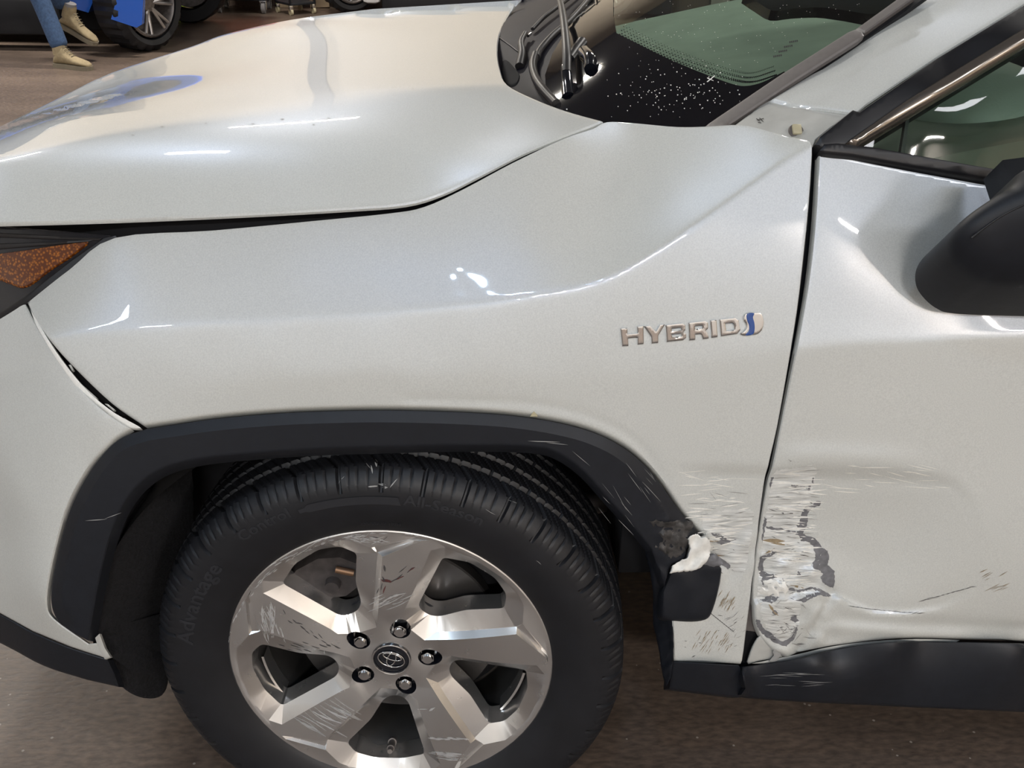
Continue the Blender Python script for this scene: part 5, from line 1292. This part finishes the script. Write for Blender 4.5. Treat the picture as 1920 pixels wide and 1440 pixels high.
def boot(loc, yaw, pitch, label):
    """toe along +x, heel at -x, sole at z=0, ankle opening on top; loc = heel bottom"""
    Mx = Matrix.Translation(loc) @ Matrix.Rotation(yaw, 4, 'Z') @ Matrix.Rotation(pitch, 4, 'Y')
    secs = [(-.05, .03, .030, .060), (-.035, .040, .075, .088), (0, .045, .085, .150), (.045, .046, .080, .158), (.085, .045, .070, .118), (.13, .047, .055, .092), (.18, .052, .040, .078), (.225, .048, .034, .066), (.255, .034, .030, .050), (.268, .012, .028, .040)]
    bm = bmesh.new(); rows = []
    for x, wd, zc, zt in secs:
        row = []
        for k in range(16):
            a = 2*math.pi*k/16; yy = wd*math.cos(a); s = math.sin(a)
            z = .026+(zt-.026)*(.5+.5*s) if True else 0
            row.append(bm.verts.new((x, yy*(1 if s < .2 else (1-.35*(s-.2))), z)))
        rows.append(row)
    for a_, b_ in zip(rows[:-1], rows[1:]):
        for k in range(16): bm.faces.new((a_[k], a_[(k+1) % 16], b_[(k+1) % 16], b_[k]))
    bm.faces.new(rows[0]); bm.faces.new(rows[-1])
    b = lab(bmobj('boot', bm, M['suede'], person, True, None, M=Mx), label)
    bm = bmesh.new(); ol = [(-.055, .03), (-.045, .043), (0, .047), (.06, .044), (.12, .048), (.18, .055), (.23, .051), (.262, .036), (.276, .012)]
    top = [(x, y) for x, y in ol]+[(x, -y) for x, y in ol[::-1]]
    a_ = [bm.verts.new((x, y, .030)) for x, y in top]; b_ = [bm.verts.new((x, y, .0 if x < .07 or x > .10 else .006)) for x, y in top]
    bm.faces.new(a_); bm.faces.new(b_)
    for i in range(len(top)): bm.faces.new((a_[i], a_[(i+1) % len(top)], b_[(i+1) % len(top)], b_[i]))
    bmobj('sole', bm, M['sole'], b, False, None, M=Mx)
    for i in range(5):
        bm = bmesh.new(); x = .055+i*.018; z = .150-i*.014
        bm_cyl(bm, (x, -.026, z-.004), (x+.006, 0, z+.004), .003, seg=6); bm_cyl(bm, (x+.006, 0, z+.004), (x, .026, z-.004), .003, seg=6)
        bmobj('lace', bm, M['sole'], b, True, None, M=Mx)
    # tongue and shaft
    bm = bmesh.new(); rows = []
    for z, rx, ry, cx in ((.09, .055, .046, .005), (.14, .052, .044, .0), (.185, .050, .044, -.004)):
        rows.append([bm.verts.new((cx+rx*math.cos(2*math.pi*k/16), ry*math.sin(2*math.pi*k/16), z+(.012 if k in (15, 0, 1) and z > .18 else 0))) for k in range(16)])
    for p_, q_ in zip(rows[:-1], rows[1:]):
        for k in range(16): bm.faces.new((p_[k], p_[(k+1) % 16], q_[(k+1) % 16], q_[k]))
    bmobj('boot_shaft', bm, M['suede'], b, True, None, M=Mx)
    bm = bmesh.new(); bm_cyl(bm, (0, 0, .15), (-.006, 0, .205), .043, .045, 14); bmobj('sock', bm, M['sock'], b, True, 50, M=Mx)
boot((-2.80, 6.86, .0), math.radians(-24), 0, 'tan boot flat on the floor')
boot((-2.845, 7.20, .225), math.radians(-18), math.radians(24), 'tan boot hanging above the floor, toe down')
# --- orange tool chest on casters
def caster(parent, x, y, r=.055, tall=.10, mat=None):
    bm = bmesh.new(); bm_cyl(bm, (x-.018, y, r), (x+.018, y, r), r, seg=24); c = bmobj('caster_wheel', bm, M['sock'], parent, True, 40)
    bm = bmesh.new()
    for s in (-1, 1): bm_box(bm, (x+s*.026, y, r+.02), (.006, .05, tall*.8), .002)
    bm_box(bm, (x, y, r+.065), (.07, .07, .012), .003)
    lab(bmobj('caster_fork', bm, M['chrome'], c))
tc_ = empty('tool_cart', (-2.0, 10.04, 0), 'orange rolling tool chest on swivel casters by the far wall', 'tool cart')
def tb(p, name, lo, hi, mat, bev=.008):
    bm = bmesh.new(); bm_box(bm, [(a+b)/2 for a, b in zip(lo, hi)], [b-a for a, b in zip(lo, hi)], bev); return bmobj(name, bm, mat, p, True, 40)
x0, x1 = -2.32, -1.70; y0, y1 = 9.80, 10.28
tb(tc_, 'chest', (x0, y0, .145), (x1, y1, .98), M['orange'])
tb(tc_, 'chest_base', (x0+.02, y0+.01, .125), (x1-.02, y1-.02, .145), M['black'])
for i in range(5):
    d = tb(tc_, 'drawer', (x0+.03, y0-.014, .20+i*.15), (x1-.03, y0+.002, .335+i*.15), M['orange'], .004)
    tb(d, 'handle', (x0+.06, y0-.028, .31+i*.15), (x1-.06, y0-.012, .325+i*.15), M['chrome'], .003)
for cx_ in (x0+.10, x1-.08):
    for cy_ in (y0+.06, y1-.07): caster(tc_, cx_, cy_)
# --- low black trolley
tr = empty('trolley', (-1.47, 9.93, 0), 'small black wheeled trolley beside the orange tool chest', 'trolley')
TM = Matrix.Translation((-1.47, 9.93, 0)) @ Matrix.Rotation(math.radians(38), 4, 'Z')
def tb2(name, c, s_, mat, par=None, rot=True):
    bm = bmesh.new(); bm_box(bm, c, s_, .004); return bmobj(name, bm, mat, par or tr, True, 40, M=TM)
tb2('lower_shelf', (0, 0, .105), (.30, .30, .022), M['black']); tb2('upper_shelf', (0, 0, .74), (.30, .30, .022), M['black'])
for sx in (-1, 1):
    for sy in (-1, 1):
        tb2('upright', (sx*.14, sy*.14, .42), (.02, .02, .64), M['black'])
        bm = bmesh.new(); bm_cyl(bm, (sx*.13-.012, sy*.13, .030), (sx*.13+.012, sy*.13, .030), .030, seg=20); cw_ = bmobj('caster_wheel', bm, M['clip'], tr, True, 40, M=TM)
        bm = bmesh.new(); bm_box(bm, (sx*.13, sy*.13, .075), (.036, .03, .05), .003); bmobj('caster_fork', bm, M['chrome'], cw_, True, 40, M=TM)
# --- boards leaning, hose coil, dark wheel, white car nose
def thing1(name, bm, mat, label, catg, smooth=True):
    return lab(bmobj(name, bm, mat, None, smooth, 40), label, catg)
bm = bmesh.new(); bm_box(bm, (0, 0, .5), (.20, .015, 1.0), .003, Matrix.Identity(4)); bmesh.ops.transform(bm, matrix=Matrix.Translation((-1.27, 10.33, 0.003)) @ Matrix.Rotation(math.radians(-4), 4, 'X') @ Matrix.Rotation(math.radians(-5), 4, 'Y'), verts=bm.verts)
for v in bm.verts: v.co.z = max(v.co.z, .0)
thing1('fibreboard_sheet', bm, M['card'], 'brown fibreboard sheet leaning behind the black trolley', 'board', False)
bm = bmesh.new(); bm_box(bm, (0, 0, .4), (.22, .02, .8), .003); bmesh.ops.transform(bm, matrix=Matrix.Translation((-1.58, 10.33, 0)) @ Matrix.Rotation(math.radians(-4), 4, 'X'), verts=bm.verts)
for v in bm.verts: v.co.z = max(v.co.z, .0)
thing1('fibreboard_sheet', bm, M['card'], 'narrow brown board standing between tool chest and trolley', 'board', False)
pts = []
for i in range(260):
    t = i/260*2*math.pi*6; r = .19+.012*math.sin(t*.7)-.008*(i/260)
    pts.append((-2.68+r*math.cos(t), 10.12+r*.9*math.sin(t), .018+.028*(i/260*6)+.008*math.sin(t*1.3)))
V_, F_ = tube_mesh(pts, .013, 8)
lab(mk('air_hose', V_, F_, M['hose'], None, True, 50), 'lime green air hose coiled on the floor by the wall', 'hose')
wc = empty('parked_car', (.7, 10.2, 0), 'white car parked against the far wall beyond the hood', 'car')

def wb(name, lo, hi, mat, bev=.05): 
    bm = bmesh.new(); bm_box(bm, [(a+b)/2 for a, b in zip(lo, hi)], [b-a for a, b in zip(lo, hi)], bev); return bmobj(name, bm, mat, wc, True, 40)
small_wheel(wc, (-.93, 10.02, .30), math.radians(25), .30, .19, .17)
small_wheel(wc, (1.7, 9.90, .33), 0, .33, .20, .20)
wb('front_bumper', (-.80, 9.88, .10), (-.60, 10.06, .60), M['white_car'], .06)
wb('side_body', (-.62, 9.94, .24), (2.6, 10.36, .85), M['white_car'], .08)
wb('hood', (-1.1, 9.94, .62), (-.5, 10.36, .88), M['white_car'], .08)
wb('cabin', (-.2, 10.0, .85), (2.3, 10.34, 1.4), M['dark_glass'], .1)
wb('underbody', (-.6, 9.96, .04), (2.4, 10.3, .28), M['black_rough'], .02)
